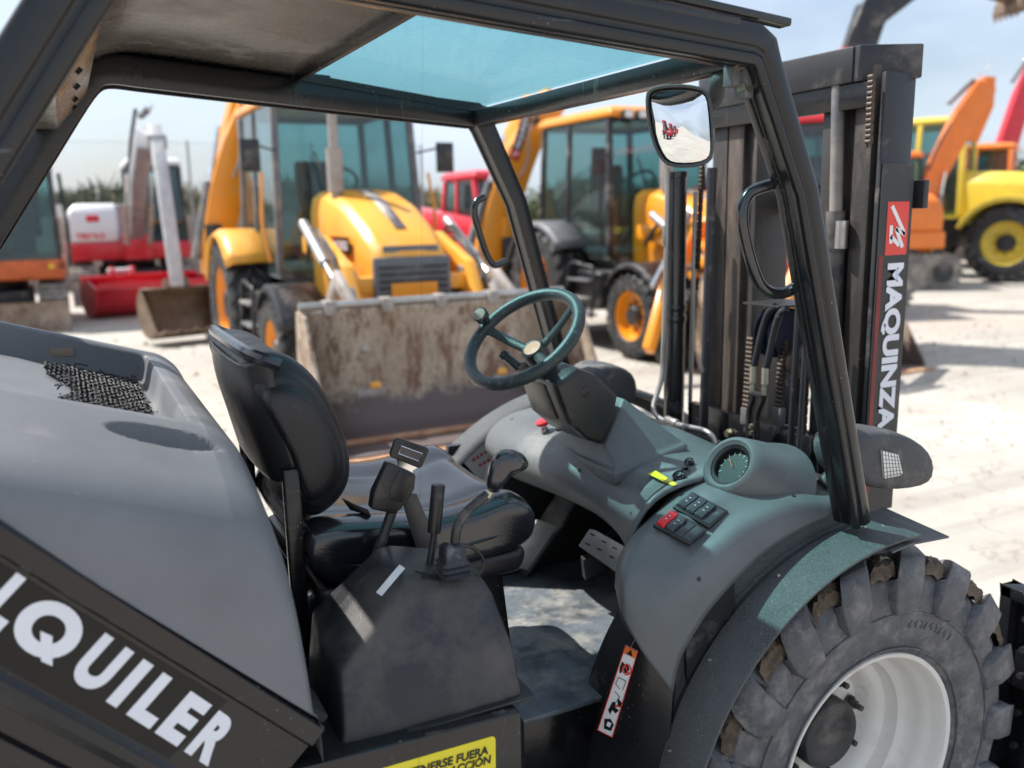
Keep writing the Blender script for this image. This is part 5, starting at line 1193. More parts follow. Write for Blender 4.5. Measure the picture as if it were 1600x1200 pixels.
# ================================================================ machines parked in the yard (each in its own axes: +X ahead, +Y left)
def bwheel(root, x, y, R, W, rimm, side, name='wheel', lugs=22, dish=.35, rr=.56, tyre='rubber_dark'):
    w = bpy.data.objects.new(name, None); COL.objects.link(w); w.parent = root
    ax = Vector((0, side, 0)); O = Vector((x, y, R)); h = W/2; Rr = R*rr
    prof = [(Rr, h*.85),(Rr+.02, h*.98),(R*.72, h*1.02),(R*.88, h*.97),(R*.93,h*.85),(R*.94,0)]; prof += [(r, -q_) for r, q_ in prof[-2::-1]]
    b = MB(); b.lathe(O, ax, prof, 40)
    e1 = Vector((1,0,0)); e2 = ax.cross(e1)
    for s_ in (1, -1):
        for k in range(lugs):
            th = 2*math.pi*(k + (.5 if s_ < 0 else 0))/lugs; secs = []
            for wq, ro in ((-.02*h, R),(.45*h, R),(.85*h, R*.985),(1.03*h, R*.90),(1.0*h, R*.83)):
                an = th - .42*max(0, wq/h); hw = .36*math.pi/lugs
                f = lambda r, a, q_: O + (e1*math.cos(a) + e2*math.sin(a))*r + ax*q_
                secs.append([f(R*.86 if wq < h else ro-.03, an-hw*1.2, s_*wq*.98), f(ro, an-hw, s_*wq), f(ro, an+hw, s_*wq), f(R*.86 if wq < h else ro-.03, an+hw*1.2, s_*wq*.98)])
            b.loft(secs)
    b.build('tyre', tyre, w)
    b = MB(); b.lathe(O, ax, [(Rr+.012,h*.88),(Rr-.005,h*.90),(Rr-.02,h*.6),(Rr-.03,h*dish),(Rr*.75,h*(dish-.1)),(Rr*.45,h*(dish-.05)),(.0005,h*(dish-.05))], 32); b.build('rim', rimm, w)
    b = MB(); b.lathe(O, ax, [(Rr*.42,h*(dish-.06)),(Rr*.42,h*(dish+.25)),(Rr*.34,h*(dish+.42)),(.0005,h*(dish+.44))], 20); b.build('hub', 'machine_black', w)
    b = MB()
    for i in range(8): a = i*math.pi/4; p = O + (e1*math.cos(a) + e2*math.sin(a))*Rr*.55 + ax*h*(dish-.08); b.cyl(p, p + ax*.035, .016, 6)
    b.build('wheel_bolt', 'machine_black', w); return w
def hose(root, pts, r, m_='machine_black', nm='hose'): b = MB(); b.tube(spl(pts, 6), r, 8); return b.build(nm, m_, root)
def ram(root, a, c_, r=.045, nm='cylinder', body='machine_grey'):
    a, c_ = Vector(a), Vector(c_); mdl = a.lerp(c_, .58); b = MB(); b.cyl(a, mdl, r, 14); o = b.build(nm, body, root); b = MB(); b.cyl(mdl, c_, r*.55, 12); b.build('cylinder_rod', 'chrome', root); return o
def beam(root, pts, w, hs, m_, nm, bev=.02):
    """box section arm through pts in the XZ plane, width w, heights hs"""
    P = [Vector(p) for p in pts]; b = MB(); secs = []
    for i, p in enumerate(P):
        t = (P[min(i+1, len(P)-1)] - P[max(i-1, 0)]).normalized(); n_ = Vector((0,1,0)).cross(t).normalized(); h = hs[i]/2
        secs.append([p + n_*h + Vector((0,w/2,0)), p + n_*h - Vector((0,w/2,0)), p - n_*h - Vector((0,w/2,0)), p - n_*h + Vector((0,w/2,0))])
    b.loft(secs); return b.build(nm, m_, root, bevel=bev)
def cab(root, x0, x1, w, z0, z1, frame_m, roof_m, taper=.12, lean=.10, post=.06, glass='cab_glass', front_split=True, roof_over=.12):
    """framed cab: posts, panes, roof, seat"""
    hw = w/2; c_ = [(x0, -hw), (x1, -hw), (x1, hw), (x0, hw)]
    bot = [Vector((x, y, z0)) for x, y in c_]; top = [Vector((x - (lean if x == x1 else -lean*.3), y*(1-taper), z1)) for x, y in c_]
    for a, t in zip(bot, top): b = MB(); b.bar(a, t, post, post, (1,0,0)); b.build('post', frame_m, root, bevel=.012)
    for rg_, hh_ in ((bot, 1.2), (top, 1)):
        b = MB(); ins = [p + (sum(rg_, Vector())/4 - p)*.04 for p in rg_]
        b.loft([[rg_[i] - Vector((0,0,post*hh_/2)), rg_[i] + Vector((0,0,post*hh_/2)), ins[i] + Vector((0,0,post*hh_/2)), ins[i] - Vector((0,0,post*hh_/2))] for i in range(4)], closed=True, caps=False); b.build('cab_frame', frame_m, root)
    for i in range(4):
        j = (i+1) % 4; off = (bot[i] + bot[j])/2; off = Vector((off.x - (x0+x1)/2, off.y, 0)).normalized()*.012
        if i in (0, 2):   # sides: door and rear pane with a middle post
            for u0, u1 in ((0,.42),(.42,1)):
                a, b_, cc, d = bot[i].lerp(bot[j], u0), bot[i].lerp(bot[j], u1), top[i].lerp(top[j], u1), top[i].lerp(top[j], u0)
                g_ = MB(); g_.prism([a+off, b_+off, cc+off, d+off], -off*.4); g_.build('window', glass, root)
            a, d = bot[i].lerp(bot[j], .42), top[i].lerp(top[j], .42); g_ = MB(); g_.bar(a, d, post*.9, post*.9, (1,0,0)); g_.build('post', frame_m, root, bevel=.008)
        else: g_ = MB(); g_.prism([bot[i]+off, bot[j]+off, top[j]+off, top[i]+off], -off*.4); g_.build('window' if i == 3 else 'windscreen', glass, root)
    rt = MB(); r0 = [p + Vector(((-roof_over if k in (0,3) else roof_over), (-.05 if k < 2 else .05), .02)) for k, p in enumerate(top)]
    cen = sum(r0, Vector())/4
    rt.loft([r0, [p + Vector((0,0,.07)) for p in r0], [cen + (p-cen)*.9 + Vector((0,0,.13)) for p in r0], [cen + (p-cen)*.6 + Vector((0,0,.16)) for p in r0]]); rt.build('cab_roof', roof_m, root, bevel=.02)
    xm = (x0+x1)/2; b = MB(); b.box((xm-.15,0,z0+.42),(.5,.5,.16)); b.box((xm-.38,0,z0+.80),(.14,.48,.72)); b.build('seat', 'machine_black', root, bevel=.04)
    b = MB(); b.box((x1-.28,0,z0+.45),(.2,.3,.75)); b.tube([Vector((x1-.42 + .1*math.sin(a), .2*math.cos(a), z0+.9 + .14*math.sin(a))) for a in [i*math.pi/8 for i in range(16)]], .018, 6, closed=True); b.build('steering_wheel', 'machine_black', root, bevel=0)
    return bot, top
def mirror_(root, p, side=1): 
    b = MB(); b.tube([p, (p[0]+.12, p[1]+.22*side, p[2]+.05)], .012, 6); b.box((p[0]+.12, p[1]+.27*side, p[2]-.05), (.05,.18,.30)); b.build('mirror', 'machine_black', root, bevel=.02)

def label_plate(root, c_, ux, uy, W, H, txt, nm='label_plate', bg_='decal_black'):
    ux, uy = Vector(ux).normalized(), Vector(uy).normalized(); nn = ux.cross(uy).normalized(); c_ = Vector(c_)
    p = plate(nm, c_ + nn*.004, ux, uy, W, H, bg_, root, .003)
    b = MB(); o = c_ - ux*(W/2-.02*W) + nn*.0055; k = H*.86; b.add([o - uy*k/2, o + ux*k - uy*k/2, o + ux*k + uy*k/2, o + uy*k/2], [(0,1,2,3)]); b.build('red_square', 'sign_red', p)
    b = MB(); o2 = o + nn*.002
    for s_, e_ in (((.15,.85),(.85,.4)),((.85,.4),(.4,.5)),((.4,.5),(.8,.12))): b.bar(o2 + ux*k*s_[0] + uy*k*(s_[1]-.5), o2 + ux*k*e_[0] + uy*k*(e_[1]-.5), k*.12, .001, nn)
    b.build('plate_mark', 'white_paint', p)
    text('lettering', txt, o + ux*k*1.15 - uy*H*.28 + nn*.002, ux, uy, W - k*1.15 - W*.07, H*.56, 'letter_white', p, bold=.04, depth=0)

def loader_bucket(root, x, w, z0, h, d, m_in='bucket_wear', nm='loader_bucket', ears=True):
    """open towards +X: back, curved floor, cutting edge, side plates, top bar"""
    pr_ = [(x+d, z0+.02),(x+d*.55, z0+.015),(x+d*.22, z0+.04),(x+d*.06, z0+.16),(x, z0+.36),(x+.015, z0+h*.72),(x+.06, z0+h)]
    P = spl([(a,0,c_) for a, c_ in pr_], 5); hw = w/2; b = MB()
    b.grid([[Vector((p.x, Y, p.z)) for p in P] for Y in (-hw, -hw*.5, 0, hw*.5, hw)]); bo = b.build(nm, m_in, root, solid=.02)
    for s_ in (-1, 1):
        b = MB(); b.prism([(a, s_*hw, c_) for a, c_ in [(p.x, p.z) for p in P] + [(x+.30, z0+h-.03),(x+d*.62, z0+h*.55),(x+d*.98, z0+.09)]], (0, s_*.025, 0)); b.build('side_plate', m_in, bo)
    b = MB(); b.box((x+d+.03, 0, z0+.012), (.16, w+.06, .024)); b.build('cutting_edge', 'rust_lip', bo, bevel=.004)
    b = MB(); b.box((x+d*.62, 0, z0+.055), (.05, w, .035)); b.build('weld_strip', 'rust_lip', bo, bevel=.004)
    b = MB(); b.tube([(x+.05, -hw, z0+h+.03),(x+.05, hw, z0+h+.03)], .03, 10); b.build('top_bar', 'pipe_steel', bo)
    for i in range(5):
        yy = -hw + w*(i+.5)/5; b = MB(); b.box((x+.05, yy, z0+h+.01), (.13,.09,.11)); b.build('hinge', 'dusty_arm', bo, bevel=.01)
    return bo

def backhoe(name, label, loc, rz, yel, dirty=False, boom_m='jcb_yellow'):
    r = thing(name, label, 'backhoe loader', loc=loc, rz=rz)
    hoodm = 'pale_yellow' if dirty else yel; armm = 'pale_yellow' if dirty else 'jcb_yellow'
    for x, R, W, n in ((1.10,.50,.34,'front_wheel'),(-1.05,.74,.46,'rear_wheel')):
        for s_ in (-1, 1): bwheel(r, x, s_*.92, R, W, 'jcb_yellow', s_, n)
    b = MB(); b.box((-.1,0,.72),(3.2,.55,.35)); b.box((1.1,0,.5),(.22,1.5,.2)); b.box((-1.05,0,.68),(.3,1.5,.3)); b.box((-1.9,0,.75),(.3,1.9,.6)); b.build('chassis', 'machine_black', r, bevel=.03)
    # hood: sloping, rounded
    b = MB(); secs = []
    for x, wd, zt_, k in ((.22,.86,1.93,1),(.6,.84,1.92,1),(1.1,.80,1.80,1),(1.55,.76,1.60,1),(1.80,.72,1.44,1),(1.86,.66,1.36,1)):
        h = wd/2; secs.append([Vector((x,-h,.90)), Vector((x,-h,zt_-.22)), Vector((x,-h*.93,zt_-.08)), Vector((x,-h*.72,zt_-.015)), Vector((x,-h*.3,zt_)), Vector((x,h*.3,zt_)), Vector((x,h*.72,zt_-.015)), Vector((x,h*.93,zt_-.08)), Vector((x,h,zt_-.22)), Vector((x,h,.90))])
    b.loft(secs); b.build('hood', hoodm, r, bevel=.02, sharp=35)
    b = MB(); b.box((1.85,0,1.02),(.06,.70,.62)); g_ = b.build('grille', 'machine_grey', r, bevel=.02)
    for i in range(9): b = MB(); b.box((1.885,0,.78+.058*i),(.02,.62,.022)); b.build('slat', 'machine_black', g_)
    plate('number_plate', (1.90,.0,1.02), (0,1,0), (0,0,1), .42, .18, 'jcb_yellow', r)
    plate('name_strip', (1.842, 0, 1.395), (0,1,0), (-.25,0,1), .50, .055, 'machine_grey', r)
    b = MB(); b.add([(x, y, z) for x, y, z in ((.62,-.07,1.925),(.62,.07,1.925),(1.62,.05,1.572),(1.62,-.05,1.572),(1.1,.06,1.805),(1.1,-.06,1.805))], [(0,1,4,5),(5,4,2,3)]); b.build('hood_stripe', 'dusty_arm', r, solid=.01)
    # decal on both hood sides
    for s_ in (-1, 1): label_plate(r, (1.12, s_*.415, 1.42), (s_*-1, 0, 0), (0,0,1), .62, .15, 'MAQUINZA')
    b = MB(); b.cyl((.72,-.30,1.85),(.72,-.30,2.72),.045,14); b.cyl((.72,-.30,1.9),(.72,-.30,2.3),.075,14); b.build('exhaust_pipe', 'dusty_arm', r)
    bot, top = cab(r, -1.55, .20, 1.50, 1.12, 2.76, 'machine_black' if not dirty else 'machine_grey', 'jcb_yellow', taper=.08, lean=.12, post=.07)
    b = MB(); b.box((-.67,0,1.02),(1.75,1.3,.3)); b.box((-.1,0,.85),(.6,1.25,.3)); b.build('cab_base', 'machine_black', r, bevel=.04)
    for y in (-.55,-.35,.35,.55):
        for x_, nm in ((.26,1),): b = MB(); b.box((x_, y, 2.80),(.08,.13,.11)); l_ = b.build('work_light', 'machine_black', r, bevel=.02); b = MB(); b.box((x_+.045, y, 2.80),(.012,.10,.08)); b.build('lens', 'lamp_lens', l_)
    b = MB(); b.tube(spl([(.20,-.1,1.35),(.24,-.2,1.8),(.20,-.35,2.3)],4), .012, 5); b.build('wiper', 'machine_black', r)
    for s_ in (-1, 1): mirror_(r, (.20, s_*.72, 2.3), s_)
    # rear fenders, front fenders
    for s_ in (-1, 1):
        b = MB(); secs = []
        for i in range(15):
            t = R_(38 + 122*i/14); rr = .86
            secs.append([Vector((-1.05 + rr*math.cos(t)*1.02, s_*.70, .70 + rr*math.sin(t))), Vector((-1.05 + (rr+.01)*math.cos(t)*1.02, s_*1.10, .70 + (rr)*math.sin(t))), Vector((-1.05 + (rr-.05)*math.cos(t)*1.02, s_*1.18, .70 + (rr-.06)*math.sin(t)))])
        b.grid(secs); b.build('rear_fender', 'pale_yellow' if dirty else 'fender_matt', r, solid=.03)
        b = MB(); secs = []
        for i in range(11):
            t = R_(25 + 120*i/10); rr = .60
            secs.append([Vector((1.10 + rr*math.cos(t), s_*.68, .5 + rr*math.sin(t))), Vector((1.10 + rr*math.cos(t), s_*1.08, .5 + rr*math.sin(t))), Vector((1.10 + (rr-.04)*math.cos(t), s_*1.12, .5 + (rr-.05)*math.sin(t)))])
        b.grid(secs); b.build('front_fender', 'machine_black', r, solid=.025)
        b = MB(); b.box((.05, s_*.78, .72),(.60,.42,.46)); bb_ = b.build('battery_box', 'machine_black', r, bevel=.05, seg=3)
        for z in (.42,.62,.84): b = MB(); b.box((-.02, s_*1.02, z),(.50,.14,.03)); b.build('step', 'machine_grey', r, bevel=.008)
        b = MB(); b.tube(spl([(.30,s_*1.08,.40),(.32,s_*1.06,.95),(.10,s_*1.05,1.02),(-.28,s_*1.05,1.0),(-.32,s_*1.08,.42)],5), .02, 8); b.build('step_rail', 'machine_black', r)
        b = MB(); b.tube(spl([(.18,s_*.84,1.25),(.22,s_*.90,1.6),(.16,s_*.86,2.1)],4), .016, 8); b.build('handrail', 'jcb_yellow' if dirty else 'machine_black', r)
        # loader arm with lift ram and tilt link
        bw = 1.0
        beam(r, [(.55,s_*.56,1.42),(1.1,s_*.56,1.40),(1.75,s_*.56,1.16),(2.15,s_*.56,.62),(2.38,s_*.56,.30)], .10, [.16,.24,.28,.22,.16], armm, 'loader_arm')
        ram(r, (.75,s_*.56,.82), (1.85,s_*.56,.98), .05, 'lift_cylinder', 'bare_steel_arm' if dirty else 'machine_grey')
        ram(r, (1.0,s_*.70,1.62), (2.12,s_*.70,1.05), .045, 'tilt_cylinder', 'bare_steel_arm')
        beam(r, [(1.72,s_*.70,.95),(2.0,s_*.70,1.18),(2.36,s_*.70,1.0)], .07, [.10,.16,.10], 'dusty_arm' if dirty else armm, 'tilt_link')
        beam(r, [(2.12,s_*.64,1.10),(2.42,s_*.64,.62)], .07, [.10,.10], 'dusty_arm', 'bucket_link')
        for dz_ in (0, .05): hose(r, [(.75,s_*.62,1.25+dz_),(1.15,s_*.66,1.52+dz_),(1.6,s_*.64,1.36+dz_),(1.95,s_*.66,1.12),(2.2,s_*.62,.85+dz_),(2.42,s_*.60,.95)], .014)
        b = MB(); b.cyl((1.75,s_*.48,1.16),(1.75,s_*.66,1.16),.07,12); b.build('pivot_pin', 'dusty_arm', r)
        b = MB(); b.cyl((2.38,s_*.48,.30),(2.38,s_*.72,.30),.06,12); b.build('pivot_pin', 'dusty_arm', r)
    b = MB(); b.box((1.78,0,1.1),(.12,1.1,.14)); b.build('arm_crosstube', armm, r, bevel=.02)
    loader_bucket(r, 2.40, 2.28, 0.0, .99, .85)
    # slewed boom standing at the rear right, dipper folded
    bx, by_ = -2.25, -.92
    lean_ = .65 if dirty else 1.0; by_ = -.80 if dirty else by_; zk_ = .98 if dirty else .60; hb_ = .14 if dirty else .20
    P = [Vector((bx, by_-.32*lean_, zk_)), Vector((bx, by_-.22*lean_, 1.35)), Vector((bx, by_+.02*lean_, 2.05)), Vector((bx, by_+.35*lean_, 2.7)), Vector((bx, by_+.80*lean_, 3.3))]
    P = spl(P, 4); b = MB(); secs = []
    for i, p in enumerate(P):
        t = (P[min(i+1, len(P)-1)] - P[max(i-1, 0)]).normalized(); n_ = Vector((1,0,0)).cross(t).normalized(); h = (hb_ + .05*math.sin(math.pi*min(1, i/(len(P)-1)*1.3)))
        secs.append([p + n_*h + Vector((.12,0,0)), p + n_*h - Vector((.12,0,0)), p - n_*h - Vector((.12,0,0)), p - n_*h + Vector((.12,0,0))])
    b.loft(secs); b.build('boom', boom_m, r, bevel=.02)
    beam(r, [(bx-.1,by_+.5*lean_,3.3),(bx-.35,by_+.3*lean_,2.8),(bx-.55,by_,1.6),(bx-.65,by_,.9)], .20, [.22,.32,.26,.18], boom_m, 'dipper_arm')
    ram(r, (bx,by_-.62*lean_,1.2), (bx,by_-.02,2.75), .06, 'boom_cylinder', 'machine_grey')
    hose(r, [(bx+.14,by_+.40*lean_,2.95),(bx+.16,by_+.28*lean_,2.8),(bx+.15,by_+.26*lean_,2.4),(bx+.14,by_+.12*lean_,2.15)], .016, 'pipe_steel', 'hydraulic_pipe')
    hose(r, [(bx+.14,by_+.7*lean_,3.1),(bx+.2,by_+.5*lean_,3.15),(bx+.16,by_+.35*lean_,2.9)], .022)
    b = MB(); b.box((-2.05,0,.95),(.14,2.2,.75)); b.build('rear_frame', 'machine_black', r, bevel=.02)
    for s_ in (-1, 1):
        b = MB(); b.box((-2.15,s_*1.0,.95),(.18,.18,1.3)); b.box((-2.15,s_*1.0,.26),(.34,.34,.06)); b.build('stabiliser', 'machine_black' if dirty else 'jcb_yellow', r, bevel=.015)
    beam(r, [(bx,by_,.75),(bx-.1,by_,.45)], .5, [.5,.4], 'machine_grey', 'slew_post')
    return r

lip = aZ(735, 672, 0)
h1 = R_(-89.5)
B1 = backhoe('backhoe_loader', 'pale yellow backhoe loader behind the seat, its big rusty front bucket lowered to the ground', (lip.x - .06 - math.cos(h1)*3.28, lip.y - .45 - math.sin(h1)*3.28, 0), -89.5, 'pale_yellow', dirty=True)
fw = aZ(1000, 560, 0)
h2 = R_(-90)
B2 = backhoe('backhoe_loader', 'clean yellow backhoe loader seen between cage post and mast, clear cab windows and boom sticker', (fw.x + 1.10*0 - .92 + 1.0, fw.y + 1.10, 0), -90, 'jcb_yellow')
B2.location = (fw.x + .92, fw.y + 1.10, 0)
# sticker on its boom side (facing the photographer)
label_plate(B2, (-2.118, -.76, 2.72), (0,.36,1), (0,-1,.36), .66, .15, 'MAQUINZA')
b = MB(); b.cyl((-2.13,-.50,2.95),(-2.10,-.50,2.95),.05,14); b.build('pivot_cap', 'machine_black', B2)
for B_, yy in ((B1,.35),(B2,.30)):
    b = MB(); b.cyl((.165,yy,1.52),(.185,yy,1.52),.085,20); b.build('red_sticker', 'sign_red', B_)
    b = MB(); b.cyl((.18,yy+.02,1.33),(.20,yy+.02,1.33),.07,20); b.build('white_sticker', 'machine_white', B_)

# ---------------------------------------------------------------- tracked excavators
def track(root, y, L, R, W, x0=0):
    tr = bpy.data.objects.new('track', None); COL.objects.link(tr); tr.parent = root
    pts = [(x0 + L/2 + R*math.cos(R_(a)), R + R*math.sin(R_(a))) for a in range(-90, 91, 15)] + [(x0 - L/2 + R*math.cos(R_(a)), R + R*math.sin(R_(a))) for a in range(90, 271, 15)]
    b = MB(); b.loft([[Vector((x, y-W/2, z)) for x, z in pts], [Vector((x, y+W/2, z)) for x, z in pts]]); b.build('track_belt', 'track_rubber', tr)
    b = MB(); P = [Vector((x, y, z)) for x, z in pts]; per = []; 
    for i in range(len(P)):
        a, c_ = P[i], P[(i+1) % len(P)]; n_ = max(1, int((c_-a).length/.12))
        for k in range(n_): per.append((a.lerp(c_, k/n_), (c_-a).normalized()))
    for p, t in per: nrm = Vector((0,1,0)).cross(t); nrm = nrm if nrm.dot(p - Vector((x0,y,R))) > 0 else -nrm; b.bar(p + nrm*.02 - Vector((0,W/2,0)), p + nrm*.02 + Vector((0,W/2,0)), .06, .05, nrm)
    b.build('track_pads', 'track_rubber', tr, kind='stuff')
    for xx in (-L/2, L/2): b = MB(); b.cyl((x0+xx, y-W/2-.01, R),(x0+xx, y+W/2+.01, R), R*.6, 16); b.build('sprocket', 'machine_black', tr)
def dig_bucket(root, O, ang, w, s, m_='brown_bucket', teeth=5, nm='bucket', yaw=0):
    """mouth towards +X at ang 0; O = pin"""
    pr_ = [(0,0),(-.25,-.10),(-.42,-.40),(-.34,-.75),(-.05,-.95),(.30,-.98)]
    Rm = Matrix.Rotation(R_(ang), 3, 'Y'); Rz_ = Matrix.Rotation(R_(yaw), 3, 'Z'); T = lambda x, y, z: Vector(O) + Rz_ @ (Rm @ (Vector((x, 0, z))*s) + Vector((0, y, 0)))
    P = spl([(a,0,c_) for a, c_ in pr_], 4); hw = w/2; b = MB()
    b.grid([[T(p.x, Y, p.z) for p in P] for Y in (-hw,-hw/2,0,hw/2,hw)]); bo = b.build(nm, m_, root, solid=.02, soff=1)
    for sgn in (-1, 1):
        b = MB(); b.prism([T(p.x, sgn*hw, p.z) for p in P] + [T(.22,sgn*hw,-.72), T(.14,sgn*hw,-.35)], (0,sgn*.02,0)); b.build('side_plate', m_, bo)
    for i in range(teeth):
        y = -hw + w*(i+.5)/teeth; b = MB(); b.loft([[T(.26,y-.04,-.95),T(.26,y+.04,-.95),T(.26,y+.04,-1.01),T(.26,y-.04,-1.01)],[T(.46,y-.018,-.985),T(.46,y+.018,-.985),T(.46,y+.018,-1.0),T(.46,y-.018,-1.0)]]); b.build('tooth', m_, bo)
    for sgn in (-1, 1): b = MB(); b.prism([T(-.22,sgn*.12,-.08), T(.06,sgn*.12,.02), T(.02,sgn*.12,.20), T(-.14,sgn*.12,.18)], (0,sgn*.04,0)); b.build('bucket_ear', m_, bo)
    return bo
def excavator(name, label, loc, rz, s=1., body='red_paint', top='machine_white', cabf='machine_black', cab_side=1, boomm='machine_white', pose=None, stickm=None, blade=True, bucket=True, cabroof=None, tracks=True, houserot=0):
    r = thing(name, label, 'excavator', loc=loc, rz=rz)
    W = 2.2*s; L = 2.0*s
    if tracks:
        for sd in (-1, 1): track(r, sd*(W/2 - .22*s), L*1.05, .34*s, .42*s)
        b = MB(); b.box((0,0,.45*s),(L*.9,W*.5,.35*s)); b.cyl((0,0,.6*s),(0,0,.78*s),.5*s,24); b.build('undercarriage', 'machine_black', r, bevel=.02)
    if blade:
        b = MB(); secs = []
        for Y in (-W/2, W/2): secs.append([Vector((L*.5+.72*s + dx*s, Y, z*s)) for dx, z in ((.05,.02),(-.03,.15),(-.05,.3),(.0,.48),(.05,.50),(.02,.3),(.04,.15),(.12,.02))])
        b.loft(secs); b.build('blade', blade if isinstance(blade, str) else 'machine_grey', r); 
        for sd in (-1, 1): beam(r, [(L*.2,sd*.35*s,.35*s),(L*.5+.68*s,sd*.45*s,.28*s)], .12*s, [.14*s,.14*s], 'machine_black', 'blade_arm')
    zb = .80*s
    # house: skirt, rounded engine cover, counterweight
    b = MB(); pl = [(1.05,-1.1),(1.05,1.1),(-.9,1.12),(-1.35,.8),(-1.5,0),(-1.35,-.8),(-.9,-1.12)]
    b.loft([[Vector((x*s, y*s, z)) for x, y in pl] for z in (zb, zb+.34*s)]); b.build('skirt', body, r, bevel=.05*s, seg=3)
    b = MB(); cs = -cab_side
    secs = []
    for z, k, xf_ in ((zb+.34*s,1,1.0),(zb+.7*s,1,1.0),(zb+.95*s,.95,.93),(zb+1.08*s,.84,.80)):
        secs.append([Vector((x*s, (y if True else 0)*s, z)) for x, y in ((xf_, cs*(1.08*k)),(xf_, cs*.18),(-1.2*k, cs*.10),(-1.4*k, -cs*.6*k),(-1.3*k,cs*.7*k),(-.9*k,cs*1.08*k))])
    b.loft(secs); ec = b.build('engine_cover', top, r, bevel=.06*s, seg=3)
    b = MB(); b.box((1.005*s, cs*.62*s, zb+.80*s),(.02,.22*s,.12*s)); b.build('cover_latch', body, r, bevel=.01)
    # cab
    n0 = Vector((0, cab_side*.55*s, 0)); cr = bpy.data.objects.new('cab', None); COL.objects.link(cr); cr.parent = r; cr.location = n0
    cab(cr, -.55*s, 1.02*s, .98*s, zb+.34*s, zb+1.78*s, cabf, cabroof or top, taper=.06, lean=.10*s, post=.07*s, roof_over=.05)
    # boom
    if pose:
        bp_, sp_ = pose['boom'], pose['stick']; by0 = pose.get('y', cs*.12*s)
        beam(r, [(x, by0, z) for x, z in bp_], .26*s, [h*s for h in pose.get('bh', [.25,.42,.44,.24])], boomm, 'boom', .03)
        beam(r, [(x, by0, z) for x, z in sp_], .17*s, [h*s for h in pose.get('sh', [.22,.34,.24,.16])][:len(sp_)], stickm or boomm, 'stick', .02)
        m1 = bp_[1]; ram(r, (bp_[0][0]+.25*s, by0-.2*s, bp_[0][1]-.15*s), (m1[0]+.1*s, by0-.2*s, m1[1]), .05*s, 'boom_cylinder', 'dusty_arm'); ram(r, (bp_[0][0]+.25*s, by0+.2*s, bp_[0][1]-.15*s), (m1[0]+.1*s, by0+.2*s, m1[1]), .05*s, 'boom_cylinder', 'dusty_arm')
        ram(r, (bp_[2][0]-.3*s, by0, bp_[2][1]+.35*s), (sp_[0][0]+.05*s, by0, sp_[0][1]+.28*s), .05*s, 'stick_cylinder')
        b = MB(); b.box((1.12*s, by0, zb+.25*s),(.3*s,.5*s,.5*s)); b.build('swing_bracket', body, r, bevel=.04)
        hose(r, [(bp_[0][0], by0-.1*s, bp_[0][1]+.25*s),(bp_[1][0]-.1*s, by0-.1*s, bp_[1][1]+.35*s),(bp_[2][0], by0-.1*s, bp_[2][1]+.4*s)], .03*s)
        if bucket: dig_bucket(r, (sp_[-1][0], by0, sp_[-1][1]), pose.get('ba', 0), pose.get('bw', .9)*s, pose.get('bs', .8)*s, yaw=pose.get('byaw', 0))
    return r
# white and red excavator with its boom stretched towards the photographer
tb = aZ(140, 480, 0); s = 1.06
cx_ = aZ(196, 470, 0).x + .05
bkt = aZ(250, 531, 0)
dist = lambda y: (tb.y + 1.75) - y
E1 = excavator('mini_excavator', 'white and red excavator, long pale arm reaching forward to a brown toothed bucket', (cx_ + .15, tb.y + 1.9, 0), -90, s, pose=dict(boom=[(1.25,1.35),(3.2,2.45),(5.2,2.95),(7.0,2.75)], stick=[(6.75,2.98),(7.2,2.4),(7.95,.74)], bh=[.22,.32,.32,.2], sh=[.16,.22,.14], y=.12, ba=-26, bw=.95, bs=.68, byaw=14), boomm='bare_steel_arm', stickm='pale_grey_paint', cabf='machine_black')
text('lettering', 'TB290-2', (1.02*s + .02, -.93*s, 1.30), (0,1,0), (0,0,1), .52, .10, 'sign_red', E1, bold=.04)
b = MB(); b.cyl((1.0*s,-1.15*s,1.85),(1.03*s,-1.15*s,1.85),.13,20); b.bar((1.0*s,-1.15*s,1.72),(1.0*s,-1.05*s,1.5),.02,.02); b.build('round_mirror', 'machine_white', E1)
# orange and black mini excavator at the left edge
ob = aZ(115, 517, 0)
E2 = excavator('mini_excavator', 'black and orange mini excavator with glass cab, cut by the left edge', (ob.x - 1.06, ob.y + 1.68, 0), -90, .95, body='orange_dark', top='machine_black', cabf='machine_black', blade='worn_steel', cab_side=1, pose=dict(boom=[(1.1,1.2),(1.8,2.2),(2.6,2.9),(3.4,2.6)], stick=[(3.2,2.8),(3.4,2.3),(3.2,1.2)], y=-.5, bw=.7, bs=.6))
b = MB(); tri = [(1.05*.95+.012, .80, .94),(1.05*.95+.012,.90,.94),(1.05*.95+.012,.85,1.03)]; b.prism(tri, (.003,0,0)); b.build('warning_triangle', 'sign_yellow', E2)
for i in range(4): b = MB(); b.box((1.05*.95+.01, 1.0-.02*0, .93+.03*i),(.01,.09,.012)); b.build('louvre', 'machine_black', E2)
b = MB(); b.tube(spl([(.95,1.12,.95),(1.0,1.14,1.6),(.85,1.10,2.4)],5), .03, 8); b.build('hose_guard', 'machine_black', E2)
